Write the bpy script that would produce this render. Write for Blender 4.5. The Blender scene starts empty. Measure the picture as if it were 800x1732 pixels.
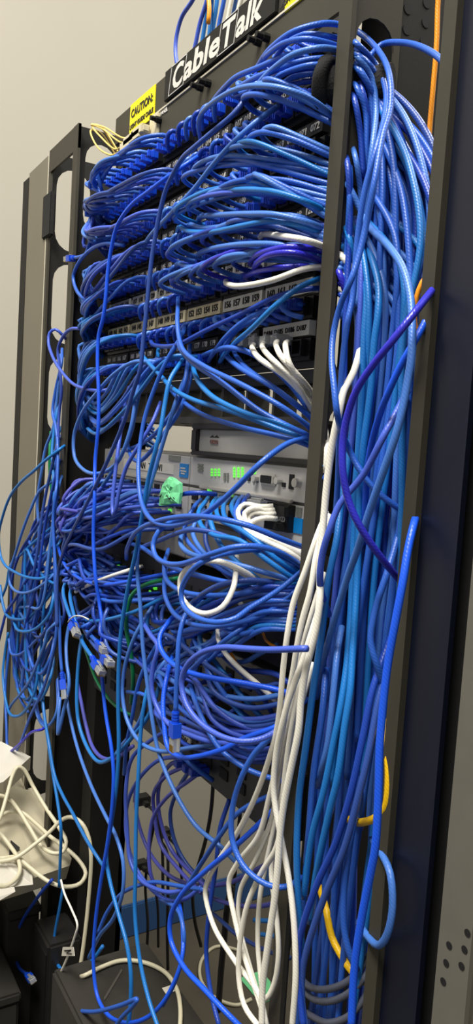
import bpy, bmesh, math, random
from mathutils import Vector, Matrix
random.seed(7)
scene = bpy.context.scene
COL = scene.collection

# ---------------------------------------------------------------- camera
F, CX, CY = 1300.0, 400.0, 866.0
RM = Matrix(((0.5116, 0.1056, -0.8527), (0.8569, 0.0096, 0.5153), (0.0626, -0.9944, -0.0856)))
_c0 = Vector(RM.col[0]).normalized(); _c2 = Vector(RM.col[2]); _c2 = (_c2 - _c0 * _c2.dot(_c0)).normalized(); _c1 = _c2.cross(_c0)
RM = Matrix((_c0, _c1, _c2)).transposed()
CAM = Vector((0.790, -0.401, 1.25))
def ray(px, py): return RM @ Vector(((px - CX) / F, (py - CY) / F, 1.0))
def un(px, py, Y):                      # the point at depth Y behind the panel plane
    d = ray(px, py); return CAM + d * ((Y - CAM.y) / d.y)
def unx(px, py, X):
    d = ray(px, py); return CAM + d * ((X - CAM.x) / d.x)
def unz(px, py, Z):
    d = ray(px, py); return CAM + d * ((Z - CAM.z) / d.z)
def und(px, py, t): return CAM + ray(px, py) * t
def proj(p):
    c = RM.transposed() @ (Vector(p) - CAM); return (CX + F * c.x / c.z, CY + F * c.y / c.z)
cd = bpy.data.cameras.new('camera'); cam = bpy.data.objects.new('camera', cd); COL.objects.link(cam)
m = Matrix((RM.col[0], -Vector(RM.col[1]), -Vector(RM.col[2]))).transposed().to_4x4(); m.translation = CAM
cam.matrix_world = m
cd.sensor_fit = 'HORIZONTAL'; cd.sensor_width = 36; cd.lens = 36 * F / 800; cd.clip_start = 0.01
scene.camera = cam

# ---------------------------------------------------------------- materials
def lin(c):
    return tuple((v / 255 / 12.92 if v / 255 <= 0.04045 else ((v / 255 + 0.055) / 1.055) ** 2.4) for v in c) + (1,)
def mat(name, rgb, rough=0.5, metal=0.0, noise=0.0, nscale=20, bump=0.0, bscale=200, emit=None, estr=0, coat=0, trans=0, alpha=1, spec=0.5, ripple=0):
    m = bpy.data.materials.new(name); m.use_nodes = True
    nt = m.node_tree; b = nt.nodes['Principled BSDF']
    b.inputs['Base Color'].default_value = lin(rgb); b.inputs['Roughness'].default_value = rough
    b.inputs['Metallic'].default_value = metal; b.inputs['Coat Weight'].default_value = coat
    b.inputs['Transmission Weight'].default_value = trans; b.inputs['Alpha'].default_value = alpha
    b.inputs['Specular IOR Level'].default_value = spec
    tc = nt.nodes.new('ShaderNodeTexCoord')
    if noise:
        n = nt.nodes.new('ShaderNodeTexNoise'); n.inputs['Scale'].default_value = nscale; n.inputs['Detail'].default_value = 5
        nt.links.new(tc.outputs['Object'], n.inputs['Vector'])
        mr = nt.nodes.new('ShaderNodeMapRange'); mr.inputs['From Min'].default_value = 0.3; mr.inputs['From Max'].default_value = 0.7
        mr.inputs['To Min'].default_value = 1 - noise; mr.inputs['To Max'].default_value = 1 + noise
        nt.links.new(n.outputs['Fac'], mr.inputs['Value'])
        mx = nt.nodes.new('ShaderNodeMix'); mx.data_type = 'RGBA'; mx.blend_type = 'MULTIPLY'; mx.inputs['Factor'].default_value = 1
        mx.inputs['A'].default_value = lin(rgb); nt.links.new(mr.outputs['Result'], mx.inputs['B'])
        nt.links.new(mx.outputs['Result'], b.inputs['Base Color'])
    if bump or ripple:
        bp = nt.nodes.new('ShaderNodeBump'); bp.inputs['Strength'].default_value = bump or ripple; bp.inputs['Distance'].default_value = 0.001
        if ripple:
            w = nt.nodes.new('ShaderNodeTexWave'); w.wave_type = 'BANDS'; w.bands_direction = 'DIAGONAL'; w.inputs['Scale'].default_value = 0.5
            w.inputs['Distortion'].default_value = 1.2
            nt.links.new(tc.outputs['UV'], w.inputs['Vector']); nt.links.new(w.outputs['Fac'], bp.inputs['Height'])
        else:
            n2 = nt.nodes.new('ShaderNodeTexNoise'); n2.inputs['Scale'].default_value = bscale
            nt.links.new(tc.outputs['Object'], n2.inputs['Vector']); nt.links.new(n2.outputs['Fac'], bp.inputs['Height'])
        nt.links.new(bp.outputs['Normal'], b.inputs['Normal'])
    if emit:
        b.inputs['Emission Color'].default_value = lin(emit); b.inputs['Emission Strength'].default_value = estr
    return m
def cab(name, rgb, rough=0.38): return mat(name, rgb, rough, spec=0.45, noise=0.07, nscale=14, ripple=0.10)
M = {
 'b': cab('royal blue jacket', (42, 92, 188)), 'm': cab('mid blue jacket', (66, 114, 194)), 'd': cab('deep blue jacket', (24, 62, 160)),
 'v': cab('violet blue jacket', (64, 90, 190)), 'c': cab('cyan blue jacket', (26, 112, 188)), 'k': cab('bright blue jacket', (22, 84, 220)),
 't': cab('teal blue jacket', (28, 106, 180)), 'p': cab('purple blue jacket', (74, 78, 168)), 'n': cab('navy blue jacket', (46, 76, 152)),
 'u': cab('ultramarine jacket', (42, 42, 176), 0.3),
 'w': cab('white jacket', (232, 228, 214)), 'e': cab('beige jacket', (205, 198, 170)), 'g': cab('green jacket', (10, 122, 72)),
 'y': cab('yellow jacket', (236, 186, 12)), 'o': cab('orange jacket', (240, 150, 28)), 'x': cab('black jacket', (22, 21, 20)),
 'q': cab('dull grey jacket', (74, 78, 92)), 'f': cab('fibre jacket', (232, 200, 110)),
 'wall': mat('painted wall', (166, 161, 148), 0.9, noise=0.02, nscale=3, bump=0.08, bscale=60),
 'floor': mat('dusty floor', (78, 72, 61), 0.9, noise=0.22, nscale=6, bump=0.2, bscale=40),
 'skirt': mat('blue skirting', (44, 82, 132), 0.6, noise=0.1, nscale=8),
 'rack': mat('black powder coat', (24, 23, 21), 0.6, noise=0.1, nscale=30, bump=0.05, bscale=900, spec=0.25),
 'grey': mat('worn charcoal coat', (60, 57, 48), 0.55, noise=0.06, nscale=25, bump=0.05, bscale=700, spec=0.25),
 'edge': mat('pale edge', (196, 190, 170), 0.5),  # pale tone for the thin edge and crease strips
 'flange': mat('grey cover face', (108, 102, 86), 0.38, noise=0.05, nscale=10),
 'gloss': mat('glossy black cover', (7, 13, 32), 0.42, noise=0.1, nscale=9),
 'perf': mat('grey perforated steel', (98, 95, 86), 0.5, noise=0.05, nscale=30),
 'panel': mat('black panel plastic', (24, 23, 23), 0.45, noise=0.08, nscale=40),
 'jack': mat('jack black plastic', (13, 13, 15), 0.4, noise=0.05), 'hole': mat('dark opening', (5, 5, 6), 0.8, noise=0.05),
 'boot': mat('blue boot rubber', (10, 72, 205), 0.4, noise=0.06, nscale=60), 'bootb': mat('dark blue boot rubber', (12, 56, 172), 0.42, noise=0.06, nscale=60),
 'clear': mat('clear plug plastic', (226, 228, 226), 0.15, trans=0.7, noise=0.02),
 'gold': mat('gold contacts', (205, 165, 80), 0.3, 1.0, noise=0.05),
 'label': mat('white label', (222, 219, 206), 0.6, noise=0.04, nscale=50), 'labelcream': mat('cream label', (220, 208, 168), 0.6, noise=0.04, nscale=50),
 'ink': mat('black ink', (34, 33, 32), 0.7, noise=0.05), 'white': mat('white print', (206, 203, 194), 0.6, noise=0.03), 'redink': mat('red print', (120, 84, 78), 0.6, noise=0.03),
 'yel': mat('yellow caution label', (240, 222, 20), 0.55, noise=0.03),
 'sw': mat('silver grey switch', (190, 188, 184), 0.45, noise=0.03, nscale=30), 'swdark': mat('grey switch body', (120, 118, 114), 0.5, noise=0.05, nscale=20),
 'dev': mat('dark device case', (34, 32, 31), 0.45, noise=0.08, nscale=15), 'silver': mat('brushed silver front', (158, 156, 151), 0.4, 0.0, noise=0.04, nscale=40),
 'bluelab': mat('blue sticker', (0, 128, 205), 0.5, noise=0.03), 'led': mat('lit green led', (120, 255, 90), 0.4, emit=(90, 220, 60), estr=.7, noise=0.01),
 'ledoff': mat('grey led window', (120, 124, 116), 0.4, noise=0.03), 'chrome': mat('bare steel', (196, 194, 188), 0.35, 0.4, noise=0.03),
 'tape': mat('mint masking tape', (116, 214, 150), 0.7, noise=0.06, nscale=60, bump=0.3, bscale=180),
 'beige': mat('beige plastic', (206, 196, 164), 0.5, noise=0.04, nscale=40), 'strip': mat('yellowed white plastic', (180, 172, 148), 0.5, noise=0.08, nscale=22),
 'brown': mat('yellowed seam', (176, 138, 96), 0.6, noise=0.1), 'paper': mat('white paper', (200, 195, 182), 0.8, noise=0.03),
 'velcro': mat('black hook and loop', (20, 19, 18), 0.95, noise=0.2, nscale=120, bump=0.6, bscale=700),
 'card': mat('shade-darkened dusty grey box', (38, 35, 30), 0.8, noise=0.3, nscale=18), 'tray': mat('vented tray grey', (70, 67, 62), 0.5, noise=0.06),  # card base darkened in place of the shade under the rack
}
BLUENAME = {'b': 'royal blue', 'm': 'mid blue', 'd': 'deep blue', 'v': 'violet blue', 'c': 'cyan blue', 'k': 'bright blue', 't': 'teal blue',
            'p': 'purple blue', 'n': 'navy blue', 'u': 'ultramarine', 'w': 'white', 'e': 'beige', 'g': 'green', 'y': 'yellow', 'o': 'orange', 'x': 'black', 'f': 'pale yellow', 'q': 'dull grey'}

# ---------------------------------------------------------------- object helpers
def obj(name, me, mt, parent=None):
    o = bpy.data.objects.new(name, me); COL.objects.link(o)
    if mt and not me.materials: me.materials.append(M[mt] if isinstance(mt, str) else mt)
    if parent:
        o.parent = parent; o.matrix_parent_inverse = Matrix.Translation(-WLOC[parent.name]) if parent.name in WLOC else Matrix()
    return o
WLOC = {}
def tag(o, label, cat, group=None):
    o['label'] = label; o['category'] = cat
    if group: o['group'] = group
    return o
def thing(name, label, cat, loc=(0, 0, 0), group=None):
    o = bpy.data.objects.new(name, None); COL.objects.link(o); o.empty_display_size = 0.02
    o.location = loc; WLOC[o.name] = Vector(loc); return tag(o, label, cat, group)
def struct(o, label=None):
    o['kind'] = 'structure'
    return o
def bm_mesh(bm, smooth=False):
    me = bpy.data.meshes.new('m'); bmesh.ops.recalc_face_normals(bm, faces=bm.faces); bm.to_mesh(me); bm.free()
    if smooth:
        for p in me.polygons: p.use_smooth = True
    return me
def box(bm, x0, x1, y0, y1, z0, z1):
    vs = [bm.verts.new(v) for v in ((x0, y0, z0), (x1, y0, z0), (x1, y1, z0), (x0, y1, z0), (x0, y0, z1), (x1, y0, z1), (x1, y1, z1), (x0, y1, z1))]
    for f in ((0, 3, 2, 1), (4, 5, 6, 7), (0, 1, 5, 4), (1, 2, 6, 5), (2, 3, 7, 6), (3, 0, 4, 7)): bm.faces.new([vs[i] for i in f])
def boxes(*bs, bevel=0.0):
    bm = bmesh.new()
    for b in bs: box(bm, *b)
    if bevel: bmesh.ops.bevel(bm, geom=bm.edges[:], offset=bevel, segments=2, affect='EDGES')
    return bm_mesh(bm)
def prism(pts, vec):                       # closed polygon pushed along vec
    bm = bmesh.new(); vec = Vector(vec)
    a = [bm.verts.new(Vector(p)) for p in pts]; b = [bm.verts.new(Vector(p) + vec) for p in pts]
    n = len(a); bm.faces.new(a); bm.faces.new(b[::-1])
    for i in range(n): bm.faces.new((a[i], a[(i + 1) % n], b[(i + 1) % n], b[i]))
    return bm_mesh(bm)
def cyl(bm, c, axis, r, h, n=16, r2=None):
    c = Vector(c); axis = Vector(axis).normalized(); q = Vector((0, 0, 1)).rotation_difference(axis).to_matrix().to_4x4()
    bmesh.ops.create_cone(bm, cap_ends=True, segments=n, radius1=r, radius2=r if r2 is None else r2, depth=h, matrix=Matrix.Translation(c + axis * h / 2) @ q)
def catmull(P, step=0.007):
    P = [P[0] * 2 - P[1]] + list(P) + [P[-1] * 2 - P[-2]]
    out = []
    for i in range(1, len(P) - 2):
        p0, p1, p2, p3 = P[i - 1], P[i], P[i + 1], P[i + 2]
        t0 = 0; t1 = t0 + max(1e-4, (p1 - p0).length ** .5); t2 = t1 + max(1e-4, (p2 - p1).length ** .5); t3 = t2 + max(1e-4, (p3 - p2).length ** .5)
        n = max(2, int((p2 - p1).length / step) + 1)
        for k in range(n):
            t = t1 + (t2 - t1) * k / n
            a1 = p0 * ((t1 - t) / (t1 - t0)) + p1 * ((t - t0) / (t1 - t0)); a2 = p1 * ((t2 - t) / (t2 - t1)) + p2 * ((t - t1) / (t2 - t1))
            a3 = p2 * ((t3 - t) / (t3 - t2)) + p3 * ((t - t2) / (t3 - t2))
            b1 = a1 * ((t2 - t) / (t2 - t0)) + a2 * ((t - t0) / (t2 - t0)); b2 = a2 * ((t3 - t) / (t3 - t1)) + a3 * ((t - t1) / (t3 - t1))
            out.append(b1 * ((t2 - t) / (t2 - t1)) + b2 * ((t - t1) / (t2 - t1)))
    out.append(P[-2])
    return out
def tube(P, r, n=8):
    verts, faces, us = [], [], []
    t = (P[1] - P[0]).normalized(); up = Vector((0, 0, 1)) if abs(t.z) < 0.9 else Vector((1, 0, 0))
    nr = t.cross(up).normalized(); L = 0
    for i, p in enumerate(P):
        tn = (P[min(i + 1, len(P) - 1)] - P[max(i - 1, 0)])
        tn = tn.normalized() if tn.length > 1e-9 else t
        nr = (nr - tn * nr.dot(tn)).normalized(); bn = tn.cross(nr); t = tn
        if i: L += (p - P[i - 1]).length
        for k in range(n):
            a = 2 * math.pi * k / n
            verts.append(p + nr * (r * math.cos(a)) + bn * (r * math.sin(a)))
        us.append(L)
    for i in range(len(P) - 1):
        for k in range(n):
            a = i * n + k; b = i * n + (k + 1) % n
            faces.append((a, b, b + n, a + n))
    faces.append(tuple(range(n))[::-1]); faces.append(tuple(range((len(P) - 1) * n, len(P) * n)))
    me = bpy.data.meshes.new('m'); me.from_pydata([v[:] for v in verts], [], faces)
    uv = me.uv_layers.new(name='UVMap'); i = 0; dat = []
    for rr in range(len(P) - 1):
        for k in range(n):
            for (ri, kk) in ((rr, k), (rr, k + 1), (rr + 1, k + 1), (rr + 1, k)):
                dat += [us[ri] * 1000 / 2.2, kk * 2.0 * math.pi / n * 1.0]
    dat += [0.0] * (4 * n)
    uv.data.foreach_set('uv', dat)
    me.polygons.foreach_set('use_smooth', [True] * len(me.polygons)); me.update()
    return me
def text_mesh(body, size, bold=0.0, shear=0.0, depth=0.0003, align='CENTER', spacing=1.0):
    cu = bpy.data.curves.new('t', 'FONT'); cu.body = body; cu.size = size; cu.shear = shear; cu.offset = bold; cu.extrude = depth
    cu.align_x = align; cu.align_y = 'CENTER'; cu.space_character = spacing; cu.resolution_u = 3
    o = bpy.data.objects.new('t', cu); COL.objects.link(o); bpy.context.view_layer.update()
    me = bpy.data.meshes.new_from_object(o.evaluated_get(bpy.context.evaluated_depsgraph_get()))
    bpy.data.objects.remove(o); bpy.data.curves.remove(cu); return me
def text(body, x, y, z, size, mt, parent, name='lettering', sx=1.0, **kw):   # text on a face looking toward -Y
    me = text_mesh(body, size, **kw); me.transform(Matrix.Translation((x, y, z)) @ Matrix.Rotation(math.pi / 2, 4, 'X') @ Matrix.Scale(sx, 4, (1, 0, 0)))
    return obj(name, me, mt, parent)
def multi_text(items, mt, parent, name='lettering', y=0):       # several strings as one printed mesh
    bm = bmesh.new()
    for body, x, z, size in items:
        me = text_mesh(body, size, bold=size * .015); me.transform(Matrix.Translation((x, y, z)) @ Matrix.Rotation(math.pi / 2, 4, 'X')); bm.from_mesh(me); bpy.data.meshes.remove(me)
    me = bpy.data.meshes.new('m'); bm.to_mesh(me); bm.free()
    return obj(name, me, mt, parent)

# ---------------------------------------------------------------- plugs and cables
def plug_boot_mesh():                     # ribbed strain relief plus body, along +Y = into the jack, at origin = jack mouth
    bm = bmesh.new()
    box(bm, -.0050, .0050, -.013, .002, -.0040, .0040)
    box(bm, -.0022, .0022, -.012, .0, .0040, .0062)
    box(bm, -.0036, .0036, -.019, -.013, -.0034, .0034)
    for k in range(3): box(bm, -.0042, .0042, -.0185 + k * .002, -.0175 + k * .002, -.0040, .0040)
    bmesh.ops.bevel(bm, geom=bm.edges[:], offset=.0004, segments=1, affect='EDGES')
    return bm_mesh(bm)
BOOT = plug_boot_mesh(); BOOT.materials.append(M['boot'])
BOOT2 = BOOT.copy(); BOOT2.materials[0] = M['bootb']
def clear_plug_mesh():
    bm = bmesh.new(); box(bm, -.0048, .0048, -.016, .002, -.0038, .0038); box(bm, -.002, .002, -.014, 0, .0038, .0056)
    bmesh.ops.bevel(bm, geom=bm.edges[:], offset=.0004, segments=1, affect='EDGES'); return bm_mesh(bm)
CLEAR = clear_plug_mesh(); CLEAR.materials.append(M['clear'])
NC = [0]; LABELS = set(); HEAP = []; STUFF = [False]
def cable3(pts, col, label, group='blue patch cables', r=None, name='network_cable', cat='cable', step=0.007, sides=8):
    r = r or random.uniform(.00225, .00255)
    me = tube(catmull([Vector(p) for p in pts], step), r, sides)
    if STUFF[0]: HEAP.append((me, Vector((0, 0, 0)), col)); return None
    o = obj(name, me, col); NC[0] += 1
    assert 4 <= len(label.split()) <= 16, label
    assert label not in LABELS, label
    LABELS.add(label)
    return tag(o, label, cat, group)
def cable(col, label, flat, group=None, r=None, name='network_cable', cat='cable', plug=None, jit=0.0):
    pts = [un(flat[i], flat[i + 1], flat[i + 2] / 100) for i in range(0, len(flat), 3)]
    for k, q in enumerate(pts):                     # what runs down the right channel stays on its side of the slotted plate
        px, py, Y = flat[3 * k:3 * k + 3]
        if py < 1000 and 608 - .0765 * py < px < 740 and Y > -3.2 and q.x < .305: pts[k] = unx(px, py, .305 + .0015 * (k % 3))
    group = group or ('white patch cables' if col == 'w' else 'blue patch cables' if col in 'bmdvcktpnu' else BLUENAME[col] + ' cables')
    o = cable3(pts, col, label, group, r, name, cat)
    if plug == 'end': loose_plug(o, pts[-1], (pts[-1] - pts[-2]).normalized(), col)
    if plug == 'start': loose_plug(o, pts[0], (pts[0] - pts[1]).normalized(), col)
    return o
def loose_plug(parent, p, d, col):
    q = Vector((0, 1, 0)).rotation_difference(d).to_matrix().to_4x4()
    bm = bmesh.new()
    for k in range(4): cyl(bm, (0, .0002 + k * .0027, 0), (0, 1, 0), .0036, .0016, 12)
    cyl(bm, (0, -.001, 0), (0, 1, 0), .0029, .014, 12)
    box(bm, -.0050, .0050, .010, .023, -.0042, .0042)
    me = bm_mesh(bm); me.transform(Matrix.Translation(p) @ q); b = obj('plug_boot', me, 'boot' if col != 'w' else 'white', parent)
    bm = bmesh.new(); box(bm, -.0046, .0046, .021, .036, -.0034, .0034); box(bm, -.002, .002, .015, .034, .0042, .0052)
    bmesh.ops.bevel(bm, geom=bm.edges[:], offset=.0004, segments=1, affect='EDGES')
    me = bm_mesh(bm); me.transform(Matrix.Translation(p) @ q); c = obj('plug', me, 'clear', parent); c['label'] = 'clear plastic connector'
    bm = bmesh.new()
    for k in range(8): box(bm, -.0038 + k * .00105, -.0032 + k * .00105, .030, .0363, -.0037, -.0024)
    me = bm_mesh(bm); me.transform(Matrix.Translation(p) @ q); obj('contacts', me, 'gold', c)
# ================================================================ the room
WX, WY = -0.90, 1.9
struct(obj('wall_left', boxes((WX - .1, WX, -4.5, WY + .1, 0, 3.6)), 'wall'))
struct(obj('wall_back', boxes((WX, 3.0, WY, WY + .1, 0, 3.6)), 'wall'))
struct(obj('floor', boxes((WX, 3.0, -4.5, WY, -.1, 0)), 'floor'))
struct(obj('baseboard_left', boxes((WX, WX + .012, -4.5, WY, 0, .085), bevel=.003), 'skirt'))
struct(obj('baseboard_back', boxes((WX + .012, 3.0, WY - .012, WY, 0, .085), bevel=.003), 'skirt'))

# ================================================================ the rack
rk = thing('equipment_rack', 'black steel two post equipment rack holding the panels and switches', 'rack', (0, .03, 0))
obj('upright', boxes((-.2465, -.239, .002, .06, 0, 1.615), (-.275, -.239, .052, .06, 0, 1.615), (-.275, -.2465, .002, .006, 0, 1.615)), 'rack', rk)
ur = obj('upright', boxes((.289, .2965, .022, .13, 0, 1.75), (.245, .289, .022, .027, 0, 1.615)), 'rack', rk)
bm = bmesh.new()
for (px, py) in ((690, 15), (688, 50), (722, 5), (720, 38), (717, 70), (693, -18), (724, -30)):
    p = unx(px, py, .2965); cyl(bm, (.2952, p.y, p.z), (1, 0, 0), .0042, .0018, 14)
hs = obj('punched_holes', bm_mesh(bm), 'hole', ur)
bar = obj('top_bar', boxes((-.245, .30, .0, .006, 1.617, 1.690), (-.245, .29, .006, .07, 1.684, 1.690), (-.262, -.245, .0, .05, 1.655, 1.690)), 'grey', rk)
obj('crease_line', boxes((-.14, .29, -.0016, 0, 1.6515, 1.6535)), 'edge', bar)
sg = obj('sign_plate', boxes((-.096, .146, -.004, 0, 1.656, 1.6910), bevel=.0008), 'rack', rk)
def fit_text(body, pa, pb, z0, z1, mt, parent):        # lettering stretched to the width measured on the sign
    xa, xb = un(pa[0], pa[1], -.004).x, un(pb[0], pb[1], -.004).x
    me = text_mesh(body, .04, bold=.0011, shear=.0, spacing=1.02); xs = [v.co.x for v in me.vertices]; ys = [v.co.y for v in me.vertices]
    for v in me.vertices:
        h = (v.co.y - min(ys)) / (max(ys) - min(ys)); x = xa + (v.co.x - min(xs)) / (max(xs) - min(xs)) * (xb - xa) + (h - .5) * .005; v.co = (x, -.0041 - v.co.z, z0 + h * (z1 - z0))
    return obj('lettering', me, mt, parent)
fit_text('C', (292, 150), (309, 132), 1.6605, 1.6868, 'white', sg); fit_text('able', (311, 130), (372, 86), 1.6605, 1.6868, 'white', sg)
fit_text('T', (374, 81), (395, 67), 1.6605, 1.6868, 'white', sg); fit_text('alk', (400, 63), (445, 30), 1.6605, 1.6868, 'white', sg)
bm = bmesh.new()
def frame(bm, x0, x1, z0, z1, w, y0, y1, sh=.2):
    for a in ((x0, x1, z0, z0 + w), (x0, x1, z1 - w, z1), (x0, x0 + w, z0, z1), (x1 - w, x1, z0, z1)):
        vs0 = len(bm.verts); box(bm, a[0], a[1], y0, y1, a[2], a[3]); bm.verts.ensure_lookup_table()
        for v in bm.verts[vs0:]: v.co.x += (v.co.z - (z0 + z1) / 2) * sh
fa = [un(*q_, -.004).x for q_ in ((287, 156), (313, 128), (370, 86), (399, 64))]
frame(bm, fa[0], fa[1], 1.6575, 1.6895, .0007, -.0046, -.0038); obj('letter_frame', bm_mesh(bm), 'white', sg); bm = bmesh.new(); frame(bm, fa[2], fa[3], 1.6575, 1.6895, .0007, -.0046, -.0038)
obj('letter_frame', bm_mesh(bm), 'white', sg)
for k, (x0, x1, z0, z1) in enumerate(((-.208, -.130, 1.651, 1.690), (.158, .215, 1.651, 1.690))):
    cl = obj('caution_label', boxes((x0, x1, -.0012, 0, z0, z1)), 'yel', rk); cl['label'] = 'yellow caution label'
    multi_text([('CAUTION:', (x0 + x1) / 2, z0 + .025, .0145), ('LIGHT GUIDE CABLE', (x0 + x1) / 2, z0 + .009, .0080)], 'ink', cl, y=-.0016)
multi_text([('OM PANEL', -.108, 1.6475, .007)], 'white', bar, y=-.0006)
for (px, py) in ((440, 72), (454, 65), (342, 149), (355, 142), (272, 204)):
    p = un(px, py, -.0); bm = bmesh.new(); cyl(bm, (p.x, .0, p.z), (0, -1, 0), .0042, .007, 8); cyl(bm, (p.x, -.007, p.z), (0, -1, 0), .0030, .007, 8)
    b_ = obj('screw', bm_mesh(bm), 'rack', rk)

def slot_plate(X, y0, y1, zs, t=.002):      # steel side plate with long rounded slots
    bm = bmesh.new(); segs = 8
    def ring(zb, zt, ya, yb):
        r = (yb - ya) / 2; c = (ya + yb) / 2; out = []
        for k in range(segs + 1): a = math.pi * k / segs; out.append((c + r * math.cos(a), zt - r + r * math.sin(a)))
        for k in range(segs + 1): a = math.pi + math.pi * k / segs; out.append((c + r * math.cos(a), zb + r + r * math.sin(a)))
        return out
    ztop, zbot = zs[0], zs[1]
    for (zb, zt, ya, yb, cb, ct) in zs[2]:
        R = ring(zb, zt, ya, yb); h = len(R) // 2
        outer = [(y1, ct)] * 0
        inner = [bm.verts.new((X, y, z)) for y, z in R]
        # right half, top half etc: corner fans
        c = [bm.verts.new((X, y1, zt - (yb - ya) / 2)), bm.verts.new((X, y1, ct)), bm.verts.new((X, y0, ct)), bm.verts.new((X, y0, zt - (yb - ya) / 2)),
             bm.verts.new((X, y0, zb + (yb - ya) / 2)), bm.verts.new((X, y0, cb)), bm.verts.new((X, y1, cb)), bm.verts.new((X, y1, zb + (yb - ya) / 2))]
        q = segs // 2
        bm.faces.new([c[0], c[1]] + [inner[i] for i in range(q, -1, -1)])
        bm.faces.new([c[1], c[2], inner[q]])
        bm.faces.new([c[2], c[3]] + [inner[i] for i in range(segs, q - 1, -1)])
        bm.faces.new([c[3], c[4], inner[segs + 1], inner[segs]])
        bm.faces.new([c[4], c[5]] + [inner[i] for i in range(segs + 1 + q, segs, -1)])
        bm.faces.new([c[5], c[6], inner[segs + 1 + q]])
        bm.faces.new([c[6], c[7]] + [inner[i] for i in range(2 * segs + 1, segs + q, -1)])
        bm.faces.new([c[7], c[0], inner[0], inner[2 * segs + 1]])
    bmesh.ops.remove_doubles(bm, verts=bm.verts, dist=1e-5)
    r = bmesh.ops.extrude_face_region(bm, geom=bm.faces[:])
    bmesh.ops.translate(bm, verts=[v for v in r['geom'] if isinstance(v, bmesh.types.BMVert)], vec=(-t, 0, 0))
    return bm_mesh(bm)
def slots(ztop, ya, yb, y0, n=11, pitch=.1475, h=.128):
    L = []; ct = ztop
    for k in range(n):
        zt = ztop - .018 - k * pitch; zb = zt - h; cb = zb - (pitch - h) / 2
        L.append((zb, zt, ya, yb, cb, ct)); ct = cb
    return (ztop, ct, L)
lm = thing('vertical_cable_manager', 'grey edged vertical cable manager with long slots on the left of the rack', 'cable manager', (-.39, .02, 0), 'vertical cable managers')
obj('slotted_plate', slot_plate(-.45, -.03, .10, slots(1.690, -.022, .034, -.03)), 'rack', lm)
obj('slotted_plate', slot_plate(-.33, -.03, .07, slots(1.695, -.018, .030, -.03, n=1)), 'rack', lm)
obj('plate_skirt', boxes((-.332, -.330, -.03, .07, .05, 1.5395)), 'rack', lm)
obj('front_edge', boxes((-.338, -.318, -.0345, -.030, .05, 1.694)), 'grey', lm)
obj('front_edge', boxes((-.4565, -.446, -.0335, -.030, .05, 1.690)), 'grey', lm)
obj('bright_edge', boxes((-.4605, -.4575, -.034, -.0305, .05, 1.690)), 'edge', lm)
obj('cover_flange', boxes((-.567, -.4605, -.034, -.029, .05, 1.689)), 'flange', lm)
obj('hinge_strip', boxes((-.602, -.568, -.0345, -.018, .05, 1.683)), 'rack', lm)
obj('top_tie', boxes((-.455, -.318, -.034, -.030, 1.660, 1.694)), 'grey', lm)
obj('tape_wrap', boxes((-.472, -.430, -.037, -.0285, 1.560, 1.628), bevel=.002), 'velcro', lm)
obj('foot', boxes((-.6, -.32, -.034, .10, 0, .05), bevel=.004), 'rack', lm)
rm = thing('vertical_cable_manager', 'black vertical cable manager full of blue cables on the right of the rack', 'cable manager', (.35, .0, 0), 'vertical cable managers')
obj('slotted_plate', slot_plate(.2985, -.03, .020, slots(1.603, -.024, .014, -.03)), 'grey', rm)
obj('plate_top', boxes((.2965, .2985, -.03, .020, 1.603, 1.76)), 'grey', rm)
obj('slot_blank', boxes((.2972, .2992, -.0235, .0135, 1.4575, 1.518)), 'grey', rm)
obj('front_rail', boxes((.2885, .3045, -.0345, -.030, .05, 1.76)), 'grey', rm)
obj('front_lip', boxes((.4080, .4195, -.040, -.030, .05, 1.76), (.4080, .4105, -.03, .02, .05, 1.76)), 'grey', rm)
obj('cover_face', boxes((.4195, .4525, -.0345, -.030, .05, 1.76)), 'gloss', rm)
obj('hinge_recess', boxes((.430, .4668, -.020, -.012, .05, 1.76)), 'hole', rm)
ft = obj('foot', boxes((.27, .47, -.034, .02, 0, .05), bevel=.004), 'rack', rm)
for (px, py, w) in ((769, 85, .005), (742, 415, .0045)):
    p = un(px, py, -.026); me = boxes((p.x - w / 2, p.x + w / 2, -.028, -.020, p.z - .008 - w, p.z + .008 + w), bevel=.0015); o = obj('clip_tab', me, 'white', rm); o['label'] = 'white clip tab'
pp = thing('perforated_post', 'grey steel post with round holes at the right edge', 'post', (.48, -.03, 0))
ps = obj('post_face', boxes((.4665, .492, -.035, -.031, 0, 1.7), (.4665, .470, -.031, .0, 0, 1.7)), 'perf', pp)
bm = bmesh.new()
for (px, py) in ((791, 1578), (760, 1599), (786, 1606), (755, 1629), (781, 1634), (750, 1660), (795, 1550), (765, 1570)):
    if py < 1575: continue
    p = un(px, py, -.035); cyl(bm, (p.x, -.0345, p.z), (0, -1, 0), .0024, .0009, 14)
obj('punched_holes', bm_mesh(bm), 'hole', ps)
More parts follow.
